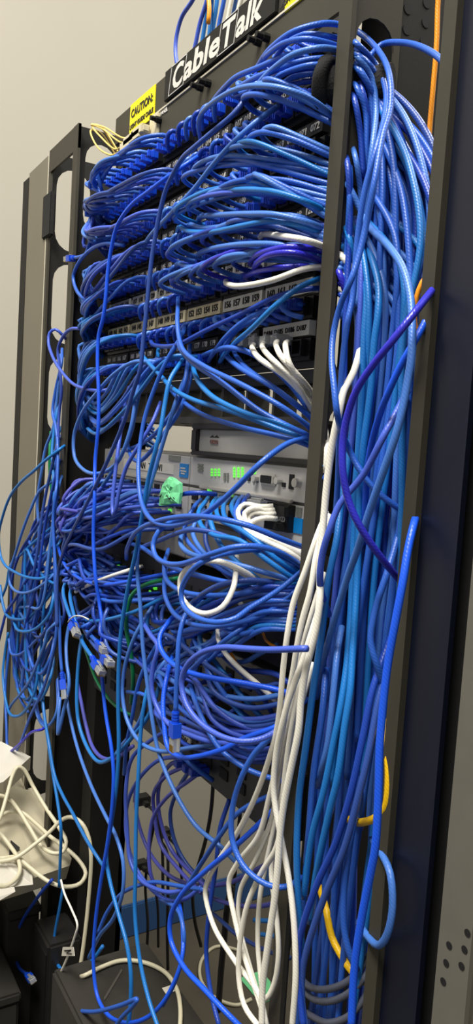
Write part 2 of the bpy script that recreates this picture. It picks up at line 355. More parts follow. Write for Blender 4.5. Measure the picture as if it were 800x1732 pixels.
# black spool that the top cables wrap round
sp = thing('cable_spool', 'black round cable spool behind the narrow rail near the top', 'spool', tuple(un(578, 160, .0)))
c0 = un(553, 150, -.024); bm = bmesh.new()
def torus(bm, c, q, R, r, n=28, k=10):
    vs = [[bm.verts.new(c + q @ Vector(((R + r * math.cos(b)) * math.cos(a), (R + r * math.cos(b)) * math.sin(a), r * math.sin(b)))) for b in [2 * math.pi * j / k for j in range(k)]] for a in [2 * math.pi * i / n for i in range(n)]]
    for i in range(n):
        for j in range(k): bm.faces.new((vs[i][j], vs[(i + 1) % n][j], vs[(i + 1) % n][(j + 1) % k], vs[i][(j + 1) % k]))
q = Vector((0, 0, 1)).rotation_difference(Vector((-.80, -.55, .1)).normalized()).to_matrix()
torus(bm, c0, q, .0185, .0058); obj('rim', bm_mesh(bm, True), 'velcro', sp)
bm = bmesh.new(); cyl(bm, c0, Vector((.80, .55, -.1)), .0165, .052, 24); obj('drum', bm_mesh(bm), 'velcro', sp)

# ================================================================ patch panels
ROWZ = dict(A=1.590, B=1.548, C=1.507, D=1.4735, E=1.4400, F=1.4090, G=1.3745, H=1.3385)
LABZ = dict(A=1.6055, B=1.570, C=1.5255, D=1.491, E=1.4555, F=1.4255, G=1.392, H=1.3558)
def portx(i): return -.237 + .080 * (i // 4) + .0125 + .0178 * (i % 4)
def jack_mesh():
    bm = bmesh.new()
    for a in ((-.0075, .0075, -.006, .004, -.0072, -.0052), (-.0075, .0075, -.006, .004, .0058, .0072), (-.0075, -.0058, -.006, .004, -.0052, .0058), (.0058, .0075, -.006, .004, -.0052, .0058), (-.0058, .0058, .001, .004, -.0052, .0058)): box(bm, *a)
    return bm_mesh(bm)
JACK = jack_mesh(); JACK.materials.append(M['jack'])
def dup(o, loc, parent):
    c = o.copy(); c.location = loc; COL.objects.link(c); c.parent = parent; return c
NUM = dict(A=1, B=13, C=49, D=73, E=97, F=113, G=140, H=164)
for (ra, rb, z1, z0, lab) in (('A', 'B', 1.614, 1.5330, 'topmost black patch panel packed with blue boots under the sign'), ('C', 'D', 1.5325, 1.4628, 'second black patch panel from the top with blue cables leaving both sides'),
                              ('E', 'F', 1.4623, 1.3990, 'third black patch panel from the top where white cables cross its right end'), ('G', 'H', 1.3985, 1.3220, 'lowest black patch panel with white printed number strips')):
    pn = thing('patch_panel', lab, 'patch panel', (0, 0, z0), 'black patch panels')
    fp = obj('faceplate', boxes((-.2445, .2455, 0, .004, z0, z1), bevel=.0006), 'panel', pn)
    j0 = None
    for r in (ra, rb):
        zr, zl = ROWZ[r], LABZ[r]
        for k in range(6):
            x0 = -.237 + .08 * k
            hs = obj('module', boxes((x0 + .0006, x0 + .0794, -.0062, 0, zr - .0105, zr + .0085), bevel=.0005), 'jack', pn)
        mtl = 'labelcream' if r in 'G' else 'label'
        for k in range(6):
            x0 = -.237 + .08 * k
            if r == 'A' or (r == 'C' and k == 5): continue
            if r in 'BCDE' or (r == 'H' and k < 5):          # printed straight on black
                stp = obj('label_strip', boxes((x0 + .004, x0 + .076, -.0072, 0, zl - .0058, zl + .0058)), 'ink', pn)
                col = 'white'
            else:
                stp = obj('label_strip', boxes((x0 + .003, x0 + .077, -.0072, 0, zl - .0064, zl + .0064)), mtl if k < 4 else 'label', pn); col = 'ink'
            n0 = NUM[r] + 4 * k
            if r == 'C': n0 = 49 + 4 * k
            if r == 'H': s = [('D%d' % (n0 + q), portx(4 * k + q), zl, .0064) for q in range(4)] if k in (4, 5) else [('%d' % (n0 + q), portx(4 * k + q), zl, .008) for q in range(4)]
            elif r == 'B': s = [('%03d' % (n0 + q - 12 + 0), portx(4 * k + q), zl, .0082) for q in range(4)]
            else: s = [('%03d' % (n0 + q), portx(4 * k + q), zl, .0092 if r == 'G' else .0082) for q in range(4)]
            multi_text(s, col, stp, y=-.0076)
        for i in range(24):
            j = obj('jack', JACK, None, pn) if j0 is None else j0.copy()
            if j0 is None: j0 = j; loc = Vector((0, 0, 0))
            else: COL.objects.link(j); j.parent = pn; j.matrix_parent_inverse = j0.matrix_parent_inverse.copy()
            j.location = (portx(i), -.006, zr)
lp = un(540, 222, -.008)
stp = bpy.data.objects.new('x', None)
bpy.data.objects.remove(stp)
pn2 = [o for o in COL.objects if o.name.startswith('patch_panel')][1]
stp = obj('label_strip', boxes((.163 + .004, .163 + .076, -.0072, 0, 1.5197, 1.5313)), 'ink', pn2); multi_text([('%03d' % (69 + q), portx(20 + q), 1.5255, .0085) for q in range(4)], 'white', stp, y=-.0076)

# ================================================================ finger duct, tray, box
fd = thing('horizontal_cable_manager', 'black finger duct under the lowest patch panel', 'cable manager', (0, 0, 1.305))
obj('back_rail', boxes((-.2445, .2455, 0, .03, 1.309, 1.321), bevel=.001), 'panel', fd)
for k in range(10):
    x = -.22 + k * .049
    obj('finger', boxes((x, x + .006, .004, .03, 1.279, 1.309), bevel=.0008), 'tray', fd)
vt = thing('vented_tray', 'grey vented metal shelf with oval holes above the silver fronted box', 'shelf', (0, .1, 1.274))
bx = [(-.2445, .2455, y, y + .018, 1.274, 1.277) for y in (0, .05, .10, .15, .20, .25)]
for k in range(12): bx += [(-.2445 + k * .0435, -.2445 + k * .0435 + .012, 0, .268, 1.274, 1.277)]
obj('vented_plate', boxes(*bx), 'tray', vt); obj('front_lip', boxes((-.2445, .2455, -.002, 0, 1.272, 1.279)), 'tray', vt)
bxo = thing('router_box', 'black rounded box with a silver front standing on the grey switch', 'router', (.14, .1, 1.2365))
obj('case', boxes((.030, .262, 0, .19, 1.2372, 1.2712), bevel=.004), 'dev', bxo)
obj('front_panel', boxes((.040, .252, -.0012, .004, 1.2415, 1.2655), bevel=.0006), 'silver', bxo)
fpx = un(362, 746, -.002); hh = (.2, .4, .62, .4, .2, .4, .62, .4, .2)
bm = bmesh.new()
for k, h in enumerate(hh): box(bm, fpx.x - .0095 + k * .0023, fpx.x - .0089 + k * .0023, -.0022, -.0015, 1.2570, 1.2570 + h * .0048)
lg = obj('logo_bars', bm_mesh(bm), 'dev', bxo); text('CISCO', fpx.x, -.0021, 1.2525, .0056, 'redink', bxo, bold=.0002, spacing=1.1)
obj('front_bezel', boxes((.028, .264, -.0055, .0, 1.2370, 1.2416), (.028, .264, -.0055, .0, 1.2654, 1.2716), (.028, .0402, -.0055, .0, 1.2416, 1.2654), (.252, .264, -.0055, .0, 1.2416, 1.2654), bevel=.0012), 'dev', bxo)

# ================================================================ modular switch
sw = thing('network_switch', 'large silver grey modular switch with green lights and a white SW1 strip', 'network switch', (0, .1, 1.118))
obj('chassis', boxes((-.2435, .2445, .004, .33, 1.118, 1.2365)), 'swdark', sw)
ul = obj('module', boxes((-.2415, .0205, -.001, .004, 1.2035, 1.2345), bevel=.0005), 'sw', sw)
uR = obj('module', boxes((.0225, .2435, -.001, .004, 1.2035, 1.2345), bevel=.0005), 'sw', sw)
ll = obj('module', boxes((-.2415, .0205, -.001, .004, 1.1660, 1.2005), bevel=.0005), 'sw', sw)
lr = obj('module', boxes((.0225, .2435, -.001, .004, 1.1660, 1.2005), bevel=.0005), 'sw', sw)
for x0, x1 in ((-.2415, .0205), (.0225, .2435)): obj('blank_module', boxes((x0, x1, -.001, .004, 1.1205, 1.1635), bevel=.0005), 'swdark', sw)
def bits(items, mt, parent, name, y0=-.0022, y1=-.0005):       # small boxes at measured spots of the front
    bm = bmesh.new()
    for (px, py, w, h) in items: p = un(px, py, -.001); box(bm, p.x - w / 2, p.x + w / 2, y0, y1, p.z - h / 2, p.z + h / 2)
    return obj(name, bm_mesh(bm), mt, parent)
wl = obj('label_strip', boxes((un(212, 774, 0).x, un(296, 790, 0).x, -.0018, 0, 1.2120, 1.2235)), 'label', ul)
text('AN   TC SW1', un(270, 785, 0).x - .02, -.0021, 1.2176, .0115, 'ink', wl, bold=.0001)
obj('led', boxes((-.222, -.216, -.0022, 0, 1.2205, 1.2245)), 'led', ul)
bits([(312, 796, .021, .0155)], 'bluelab', ul, 'blue_sticker'); bits([(296, 775, .03, .006)], 'ledoff', ul, 'fine_print')
bits([(311, 792, .012, .0016), (312, 797, .014, .0016), (311, 801, .009, .0016)], 'white', ul, 'fine_print', -.0026, -.0020)
obj('lever', boxes((-.205, -.02, -.004, 0, 1.2015, 1.2050), bevel=.0008), 'chrome', ul); obj('lever', boxes((.05, .225, -.004, 0, 1.2015, 1.2050), bevel=.0008), 'chrome', uR)
obj('lever', boxes((-.205, -.02, -.004, 0, 1.1640, 1.1675), bevel=.0008), 'chrome', ll); obj('lever', boxes((.06, .225, -.004, 0, 1.1640, 1.1675), bevel=.0008), 'dev', lr)
leds = []
for (cx, cy, nx, ny, dx) in ((365, 799, 3, 3, 6.0), (404, 799, 3, 4, 7.0)):
    for a in range(nx):
        for b in range(ny): leds.append((cx + (a - (nx - 1) / 2) * dx, cy + (b - (ny - 1) / 2) * 4.6, .0030, .0020))
leds.append((431, 799, .005, .003))
bits(leds, 'led', uR, 'led_grid')
bits([(381 + a * 5, 802 + b * 4.5, .0035, .0025) for a in range(2) for b in range(3)], 'ledoff', uR, 'led_window')
bits([(430 + a * 5, 807 + b * 4, .003, .002) for a in range(2) for b in range(3)], 'ledoff', uR, 'led_window')
bits([(340, 786 + b * 5, .012, .002) for b in range(3)], 'ledoff', uR, 'fine_print')
bits([(494, 815, .007, .0135), (481, 820, .005, .004), (422, 810, .005, .004)], 'hole', uR, 'port_openings')
p = un(457, 811, 0); obj('serial_port', boxes((p.x - .0135, p.x + .0135, -.005, 0, p.z - .0052, p.z + .0052), bevel=.002), 'chrome', uR); obj('serial_socket', boxes((p.x - .0095, p.x + .0095, -.0056, -.004, p.z - .0036, p.z + .0036), bevel=.0006), 'hole', uR)
pe = un(508, 817, 0)
for xx, zz, rr in ((p.x - .0195, p.z, .0033), (p.x + .0195, p.z, .0033), (pe.x, pe.z, .0042)): bm = bmesh.new(); cyl(bm, (xx, 0, zz), (0, -1, 0), rr, .007, 10); obj('screw', bm_mesh(bm), 'chrome', uR)
# lower right module : transceiver block, blue sticker
pa, pb = un(463, 853, 0), un(500, 886, 0)
tb = obj('transceiver_block', boxes((pa.x, pb.x, -.009, 0, 1.1755, 1.2000), bevel=.0006), 'jack', lr)
bm = bmesh.new()
for k in range(2): box(bm, pa.x + .003 + k * .019, pa.x + .019 + k * .019, -.014, -.009, 1.190, 1.1985)
box(bm, pa.x + .010, pb.x - .004, -.016, -.009, 1.1765, 1.1835); obj('release_latch', bm_mesh(bm), 'hole', tb)
multi_text([('ELDDXD', (pa.x + pb.x) / 2 + .001, 1.1868, .0072)], 'label', tb, y=-.0095)
bits([(503.5, 889, .0165, .0135)], 'bluelab', lr, 'blue_sticker'); bits([(507, 866, .008, .008)], 'ledoff', lr, 'fine_print')
bits([(356, 830, .004, .003), (392, 837, .004, .003), (289, 863, .004, .003)], 'led', lr, 'led', -.004)
bm = bmesh.new()
for i in range(12):
    for (zz) in (1.1925, 1.1785): box(bm, -.232 + i * .0205, -.219 + i * .0205, -.0025, 0, zz - .005, zz + .005)
obj('port_openings', bm_mesh(bm), 'hole', ll)
bm = bmesh.new()
for i in range(6):
    for (zz) in (1.1925, 1.1785): box(bm, .032 + i * .0205, .045 + i * .0205, -.0025, 0, zz - .005, zz + .005)
obj('port_openings', bm_mesh(bm), 'hole', lr)

def rack_switch(label, z0, z1, body, x0=-.2435, x1=.2445, leds=(), depth=.28):
    t = thing('rack_switch', label, 'network switch', (0, .1, z0), 'rack switches below the modular switch')
    obj('case', boxes((x0, x1, 0, depth, z0, z1), bevel=.0012), body, t)
    bm = bmesh.new(); zc = (z0 + z1) / 2
    for i in range(12):
        for zz in (zc + .008, zc - .008): box(bm, x0 + .03 + i * .034, x0 + .046 + i * .034, -.0012, .0006, zz - .0055, zz + .0055)
    obj('port_openings', bm_mesh(bm), 'hole', t)
    if leds: bits(leds, 'led', t, 'led', -.003, 0)
    return t
rack_switch('dark rack switch with one green light behind the green cable', 1.048, 1.108, 'dev', leds=[(263, 995, .005, .003), (201, 955, .004, .002), (255, 1000, .003, .002)])
rack_switch('grey rack switch half buried under blue cables', .984, 1.036, 'swdark')
dd = rack_switch('lowest dark switch with its black corner hanging over the bare wall', .888, .952, 'dev')
p = un(316, 1252, 0); ls = obj('label_strip', boxes((p.x - .02, p.x + .012, -.002, 0, p.z - .006, p.z + .006)), 'label', dd); text('SW', p.x - .002, -.0024, p.z, .010, 'ink', ls)

# ================================================================ fibre connectors, top left
fb = thing('connector_mount', 'small beige bracket holding beige fibre connectors beside the caution label', 'bracket', (-.15, -.0, 1.63))
obj('bracket', boxes((-.136, -.112, -.004, 0, 1.618, 1.650), bevel=.0008), 'beige', fb)
bm = bmesh.new(); [box(bm, -.150, -.137, -.012, -.0005, z, z + .009) for k, z in ((0, 1.634), (1, 1.622))]; obj('adapter', bm_mesh(bm), 'rack', fb)
for k, (px, py) in enumerate(((236, 222), (232, 230), (222, 235), (216, 244))):
    p = un(px, py, -.014)
    o = tag(obj('fibre_connector', boxes((p.x - .018, p.x + .014, -.018, -.006, p.z - .0052, p.z + .0052), (p.x - .024, p.x - .014, -.0145, -.0085, p.z - .0030, p.z + .0030), (p.x + .012, p.x + .0155, -.0155, -.0075, p.z - .0035, p.z + .0035), bevel=.0007), 'beige'),
        ('uppermost beige fibre connector left of the caution label', 'second beige fibre connector from the top beside the caution label', 'third beige fibre connector from the top beside the caution label', 'lowest beige fibre connector above the blue boots')[k], 'connector', 'beige fibre connectors')
    e = p + Vector((-.024, .0005, 0)); g = un((155, 156, 157, 154)[k], (212, 210, 213, 220)[k], -.02)
    cable3([e, e + Vector((-.02, -.004, (.004, .004, -.001, -.002)[k])), (e + g) / 2 + Vector((-.004, -.008, (.004, .003, -.004, -.012)[k])), g, g + Vector((-.012, .02, .004)), g + Vector((-.01, .05, -.03))], 'f',
           ('pale yellow fibre lead rising over the top slot edge', 'pale yellow fibre lead second from the top beside the caution label', 'pale yellow fibre lead with a low sag near the slot', 'pale yellow fibre lead bending lowest round the slot corner')[k], 'pale yellow fibre leads', r=.0012, name='fibre_lead')

# ================================================================ low things at the bottom
c = un(248, 1590, .05)
bxx = thing('low_equipment_case', 'dusty grey low case with a flat top under the rack', 'case', (c.x + .18, -.02, 0))
obj('body', boxes((c.x, c.x + .36, -.085, .05, 0, c.z), bevel=.004), 'card', bxx)
BOXTOP = c.z
p = unz(205, 1640, c.z); q2 = unz(175, 1690, c.z)
obj('lid_seam', prism([p, p + Vector((.004, 0, 0)), q2 + Vector((.004, 0, 0)), q2], (0, 0, .0012)), 'tray', bxx)
o = tag(obj('paper_scrap', boxes((0, .012, 0, .016, 0, .0006)), 'paper'), 'scrap of pale tape lying on the dusty grey case', 'scrap'); o.location = unz(274, 1672, c.z) + Vector((0, 0, .0002))

# power strip on a dark cabinet
cb_z = und(60, 1475, 1.18).z - .035
cbp = und(20, 1560, 1.2)
cbn = thing('low_cabinet', 'black cabinet standing below the white power strip at the left edge', 'cabinet', (cbp.x - .1, cbp.y, 0))
# ================================================================ cables traced one by one: x, y, depth in cm
H = cable
# ---- arcs at the top right
H('b', 'blue cable arching highest under the sign then down the channel to the right lip', [432,118,-3, 460,80,-5, 500,52,-5, 545,40,-3.4, 575,42,-1.8, 602,52,-1, 640,86,-1, 660,135,-2.5, 660,185,-3, 647,232,-4, 632,315,-5, 620,377,-5, 605,440,-5.5, 592,478,-6, 578,509,-6, 565,558,-6, 561,605,-6.5, 565,654,-7, 570,698,-7, 575,721,-6, 591,762,-4, 613,801,-3.5, 644,837,-2.5, 672,858,-1.5, 699,876,0, 716,886,2])
H('b', 'blue cable arching second under the sign then down the inner side of the channel', [458,112,-3, 480,78,-4, 515,58,-4, 548,60,-3, 578,66,-1, 605,76,-.8, 635,108,-.5, 652,150,-1, 650,200,-2.5, 637,250,-4, 617,322,-4.5, 605,402,-4.5, 600,460,-4.5, 597,500,-4.5, 587,550,-5, 580,605,-5, 576,660,-5, 574,720,-5, 572,800,-4, 566,900,-3])
H('b', 'blue cable in a long shallow arc below the two highest arcs', [361,170,-2.5, 380,148,-4.5, 400,130,-5, 440,113,-5, 490,92,-4.5, 540,82,-3, 575,84,-1.2, 606,94,0, 636,126,1, 655,180,1.5, 668,260,2, 680,360,2.5, 690,480,3, 690,620,3, 684,760,3])
H('b', 'blue cable in a round hump left of the rail third from the top', [440,108,-3, 455,90,-5, 485,71,-5.5, 522,66,-5, 552,72,-3.5, 578,80,-1.2, 608,92,-.5, 640,130,0, 660,190,0, 676,270,1, 688,370,1, 697,480,1.5, 700,600,2, 698,740,2])
H('m', 'lighter blue cable crossing over the arcs toward the black spool', [425,158,-4, 437,142,-5.5, 465,114,-6, 502,90,-6, 540,81,-5, 562,83,-3.5, 582,88,-1.2, 606,98,0, 628,130,0, 636,180,-1, 630,250,-2, 622,320,-2, 612,420,-1.5])
H('b', 'blue cable passing just over the black spool', [395,162,-3, 440,147,-4.5, 490,120,-5, 527,110,-4.5, 556,110,-3, 580,112,-1, 606,118,0, 624,150,.5, 630,210,.5, 630,280,.5, 634,360,.5, 645,450,1, 655,560,1])
H('b', 'short blue cable running into the black spool', [455,160,-3, 475,145,-4, 497,130,-4, 535,125,-2.8, 560,128,-1.5, 582,136,-.4, 604,150,.6, 618,190,1, 620,260,1, 628,340,1])
H('d', 'short deep blue cable under the spool rim', [462,170,-2, 485,147,-3.5, 505,140,-3.5, 535,137,-2.5, 558,140,-1.4, 580,148,.4, 600,170,1, 610,230,1.4, 614,300,1.4])
H('m', 'thick light blue cable arching in front of the boots beside number 016 into the rail', [339,236,-2, 336,212,-5, 341,192,-7, 362,172,-8, 400,151,-8.5, 432,145,-8.5, 475,149,-8, 515,162,-6.5, 545,181,-4.5, 566,202,-2, 584,228,-.8, 602,270,0, 610,330,0, 608,420,-1, 604,520,-1.5])
H('b', 'blue cable climbing diagonally through the middle of the top arcs', [395,163,-2, 405,147,-5, 440,128,-5.5, 475,115,-5, 515,102,-4, 550,98,-2.6, 580,102,-.6, 610,120,.8, 634,170,1.2, 645,250,1.5, 650,340,2, 660,440,2])
H('d', 'deep blue cable beneath the long shallow top arc', [410,172,-1.5, 432,150,-3.5, 470,128,-4, 520,116,-3.2, 556,118,-1.8, 584,124,.2, 612,150,1.4, 626,220,1.8, 632,320,2, 640,430,2])
H('b', 'blue cable swinging right across the black plate toward the upper white tab', [622,100,1, 645,76,.5, 680,72,-.5, 720,83,-1.5, 748,103,-2, 768,130,-2, 782,160,-1.5])
# ---- long diagonals across the front
H('n', 'navy blue cable falling from the top arcs past the SW1 strip on the left', [437,142,-3, 418,164,-5, 395,193,-6, 355,227,-7, 328,250,-7.5, 310,266,-7.5, 294,292,-7.5, 281,320,-7.5, 272,352,-7.5, 265,387,-7.5, 257,435,-7.5, 252,480,-7.5, 247,532,-7.5, 242,580,-7.5, 237,625,-7.5, 225,662,-7.5, 210,712,-7.5, 187,768,-7.5, 165,815,-7.5, 140,865,-7.5, 122,900,-7, 108,932,-6.5, 99,965,-6, 96,1010,-6, 97,1060,-6])
H('m', 'mid blue cable slanting down to the left fans beside the long navy one', [470,180,-3, 440,201,-5, 412,225,-6, 386,250,-6.5, 358,282,-6.5, 330,318,-6.5, 300,350,-6.5, 280,371,-6, 262,390,-5.5, 250,405,-4.5, 240,424,-3])
H('k', 'bright blue cable dropping down the left to a big loop at the bottom', [345,258,-2.5, 318,276,-4.5, 280,302,-6, 248,326,-6.5, 226,343,-6.8, 208,365,-7, 196,388,-7, 187,427,-7, 182,465,-7, 179,502,-7, 174,540,-7, 167,567,-7, 165,612,-7, 167,670,-7, 166,725,-7, 161,780,-7, 160,842,-7.5, 158,911,-7.5, 162,980,-7.5, 168,1020,-7, 173,1058,-7, 171,1110,-6.5, 174,1163,-6.5, 180,1215,-6.5, 188,1262,-6.5, 192,1306,-6.5, 190,1360,-6.5, 182,1425,-6.5, 170,1495,-6.5, 161,1564,-6.5, 158,1629,-6.5, 164,1682,-6.5, 182,1716,-6.5, 217,1730,-6, 256,1716,-5, 287,1677,-4, 308,1620,-3, 309,1570,-2, 304,1530,-1])
H('b', 'blue cable from the lone boot on the fifth row sweeping right to the rail', [301,504,-2.5, 301,520,-5, 300,545,-6, 303,572,-6.5, 312,595,-7, 345,619,-7, 410,651,-6.5, 475,687,-5, 505,708,-3.5, 527,726,-1.8, 545,748,-.5, 556,800,0])
H('b', 'blue cable twinned under the one from the lone boot', [318,560,-1, 306,566,-5, 303,584,-6, 322,610,-6.5, 377,648,-6.2, 442,697,-5, 490,722,-3.4, 527,741,-1.5, 546,765,-.4, 553,820,0])
H('c', 'cyan blue cable curving from the number strips down to the tray end', [322,600,-1, 326,618,-4, 335,644,-6, 364,674,-6.5, 420,700,-5.5, 475,716,-4, 510,732,-2.4, 530,746,-1, 548,775,0])
H('c', 'cyan blue cable crossing diagonally from the left fans to the tray end', [238,596,-2, 245,607,-4.5, 270,634,-5.5, 293,658,-6, 329,677,-6, 387,694,-5.5, 462,722,-3.8, 508,739,-2.2, 530,750,-1, 549,790,0])
H('b', 'blue cable lying lowest across the vented tray', [285,655,-2, 306,677,-4.5, 345,702,-5, 410,723,-4.2, 470,737,-3, 510,749,-1.8, 530,758,-.8, 550,810,0])
H('b', 'blue cable leaving the black number strip steeply to the rail', [378,592,-1, 385,604,-3.5, 410,625,-5, 462,655,-4.4, 505,688,-2.8, 528,708,-1.2, 548,740,-.2])
H('b', 'blue cable beside the steep one under the white labelled ports', [394,590,-1, 401,604,-3.5, 420,625,-4.6, 475,664,-4, 512,694,-2.4, 532,716,-1, 548,756,-.2])
H('b', 'short blue cable arching from the strips to behind the white leads', [338,604,-1, 362,594,-4, 390,588,-5, 423,597,-4.5, 450,614,-3.5, 490,650,-2, 520,690,-.5])
H('c', 'cyan blue cable rising from the number strips across label 163 to the rail', [372,612,-1, 380,600,-3.5, 400,578,-5, 428,554,-6, 469,514,-5.5, 506,486,-4, 530,475,-2.8, 556,466,-1, 580,470,-.2, 600,510,.5, 606,600,.5])
H('d', 'deep blue cable rising left to right just above label 156', [253,572,-2, 262,584,-4.5, 300,583,-5.5, 350,558,-5.5, 412,529,-5, 475,499,-4, 530,488,-2.4, 556,488,-.8, 578,500,.2])
H('b', 'blue cable arching over the black number strip toward label 160', [352,612,-1, 362,596,-4, 382,570,-5, 410,545,-5, 444,526,-4.2, 490,515,-2.2, 515,515,-1])
H('b', 'blue cable hooking down beside the black number strip', [374,600,-1, 384,580,-3.5, 406,554,-4.2, 437,538,-3.2, 460,534,-1.4])
# ---- white leads of the lowest panel
for k, (lb, pts) in enumerate((('leftmost', [430,582,-2.2, 427,590,-4.5, 442,609,-5.5, 481,635,-4.6, 510,664,-2.8, 530,686,-1.2, 545,710,-.4, 549,750,-.2]),
                               ('second', [447,580,-2.2, 444,588,-4.5, 462,609,-5.4, 494,638,-4.4, 518,676,-2.4, 533,704,-1, 546,735,-.2]),
                               ('third', [470,577,-2.2, 467,585,-4.5, 478,606,-5.2, 504,635,-4, 526,662,-1.8, 540,686,-.8, 550,725,-.2, 553,760,-.2, 551,800,-.2]),
                               ('rightmost', [486,578,-2.2, 483,586,-4.5, 488,611,-5, 504,642,-3.8, 522,674,-1.8, 537,702,-.6, 546,740,-.2]))):
    o = H('w', lb + ' of the four white leads plugged under labels D184 to D187', pts)
    c = obj('plug', CLEAR, None, o); c.location = un(430 + k * 19, 582 - k * 1.5, -.012); c['label'] = 'clear plug'
# ---- other verticals of the left front
H('b', 'blue cable looping from the number strips down and across below the switch lights', [312,548,-1.5, 306,570,-5, 282,610,-6, 261,658,-6.5, 245,706,-7, 236,760,-7.5, 234,800,-8, 239,848,-8.5, 256,879,-9, 284,889,-9, 326,880,-9, 359,860,-9, 397,827,-8.5, 440,784,-7.5, 483,752,-5, 512,742,-2.6, 530,738,-1.2, 550,742,-.2])
H('c', 'cyan blue cable hanging in front of the mint tape and on down to the floor', [312,604,-1.5, 304,616,-5, 287,644,-6.5, 279,682,-7, 272,725,-7.5, 263,762,-7.8, 250,815,-7.8, 240,876,-7.8, 229,937,-7.5, 217,992,-7.2, 206,1058,-7, 201,1124,-6.8, 200,1190,-6.6, 201,1261,-6.4, 197,1330,-6.2, 188,1395,-6, 180,1450,-6, 186,1490,-6, 201,1548,-6, 214,1595,-6, 221,1642,-6, 221,1695,-6, 216,1740,-6])
H('m', 'mid blue cable straight down the centre left then slanting to the low white leads', [318,628,-1.5, 300,672,-5.5, 282,728,-6, 262,795,-6.4, 246,850,-6.8, 236,905,-6.8, 232,960,-6.8, 237,1020,-6.5, 242,1097,-6.3, 250,1163,-6, 258,1220,-5.8, 268,1271,-5.5, 294,1336,-5, 330,1395,-4.2, 375,1434,-3.2, 401,1460,-2, 420,1480,-1])
H('v', 'violet blue cable folded into a tight hairpin over the dense left bundle', [218,655,-2, 208,700,-4.5, 203,737,-6, 194,808,-7, 190,858,-7.4, 192,871,-7.5, 196,860,-7.5, 200,838,-7.4, 213,792,-7, 236,752,-6.4, 256,718,-5.5, 272,680,-4])
H('m', 'mid blue cable making a wide loop left of the grey switch end', [300,606,-2, 260,612,-4.5, 227,612,-5.5, 195,631,-6.2, 165,663,-6.6, 138,700,-6.8, 125,738,-6.8, 126,772,-6.8, 142,795,-6.8, 170,800,-6.8, 200,780,-6.5, 221,725,-6, 231,668,-5.5, 240,640,-5, 256,622,-3.5, 268,600,-2])
H('b', 'blue cable slanting from the lowest panel down behind the cyan one', [322,584,-1.5, 318,612,-4, 312,650,-5, 296,690,-5, 270,726,-5, 244,748,-4.5, 214,762,-3.5])
H('t', 'teal blue cable dropping from the lowest panel beside the SW1 strip', [268,590,-1.5, 262,615,-4, 244,640,-5, 232,680,-5, 222,730,-5, 205,770,-5, 188,800,-5, 168,830,-4])
H('b', 'blue cable swinging low in front of the SW1 strip', [330,600,-1.5, 322,640,-4, 306,690,-5, 280,730,-5.4, 258,760,-5.2, 236,780,-5, 222,772,-4.6, 214,745,-4])
# ---- centre loops
H('b', 'blue cable arching from the left across under the transceiver block to the rail', [214,945,-4, 216,925,-7, 232,898,-8.5, 267,881,-9, 320,873,-9.2, 370,877,-9, 420,889,-7.5, 472,910,-5, 500,921,-3, 524,930,-1, 545,945,0])
H('b', 'blue cable forming the wide flat loop above the white loop', [330,872,-3, 302,880,-6, 284,886,-8, 268,899,-9, 259,920,-9.4, 263,940,-9.6, 280,952,-9.8, 305,954,-10, 327,948,-10, 360,936,-10, 398,925,-9, 434,924,-7.5, 472,934,-5.4, 504,953,-3, 524,968,-1.2, 544,985,0])
H('b', 'blue cable circling the outside of the white loop', [440,928,-5, 395,934,-7.5, 362,942,-9.4, 338,953,-10.2, 318,973,-10.4, 307,998,-10.4, 308,1019,-10.4, 322,1038,-10.4, 348,1050,-10, 375,1052,-9.4, 400,1045,-8.4, 420,1030,-7.2, 450,1012,-5.6, 478,993,-4, 504,972,-2.5, 526,955,-1, 545,940,0])
H('w', 'white cable in a round loop in the middle of the tangle', [440,985,-4, 418,970,-5.5, 390,956,-7, 366,949,-8.4, 340,949,-9.2, 318,960,-9.6, 305,981,-9.6, 306,1006,-9.6, 322,1028,-9.6, 350,1038,-9.4, 377,1026,-8.8, 393,999,-7.8, 399,968,-6.4, 401,950,-4.5, 402,935,-3])
H('b', 'blue cable dropping from the flat loop and turning right below the white loop', [285,930,-4, 278,957,-6.5, 280,977,-7, 297,995,-7.2, 327,1005,-7, 370,1007,-6, 420,1002,-4.8, 470,990,-3, 506,982,-1.6, 530,980,-.6])
H('b', 'blue cable hanging in a deep curve left of the white loop', [283,955,-3, 278,985,-6, 280,1010,-6.8, 292,1035,-7, 315,1052,-7, 350,1060,-6.6, 391,1056,-5.8, 427,1047,-4.6, 462,1029,-3.6, 500,1000,-2.2, 524,985,-.8])
H('n', 'navy blue cable bowing inside the white loop toward the right', [312,1040,-3, 325,1020,-6, 350,1000,-7.2, 380,987,-7.2, 410,982,-6, 440,982,-4.6, 480,987,-2.6, 510,994,-1.2])
H('n', 'navy blue cable crossing from the left switch end over the grey blank plate', [225,935,-3, 246,923,-5, 270,914,-6, 302,901,-7, 330,896,-7, 362,901,-6, 400,914,-5, 450,935,-3.6, 500,962,-1.6])
H('b', 'blue cable slanting down right from the grey blank plate', [222,920,-3, 240,926,-5, 258,938,-6, 292,960,-6.6, 330,972,-6, 380,984,-5, 440,996,-3.2, 500,1010,-1.4])
H('m', 'mid blue cable hooked round under the lower right ports', [330,890,-3, 310,900,-5.5, 305,917,-6.6, 313,931,-7, 334,941,-7, 370,948,-6.6, 416,959,-5.4, 468,974,-3.4, 508,986,-1.6, 530,994,-.6])
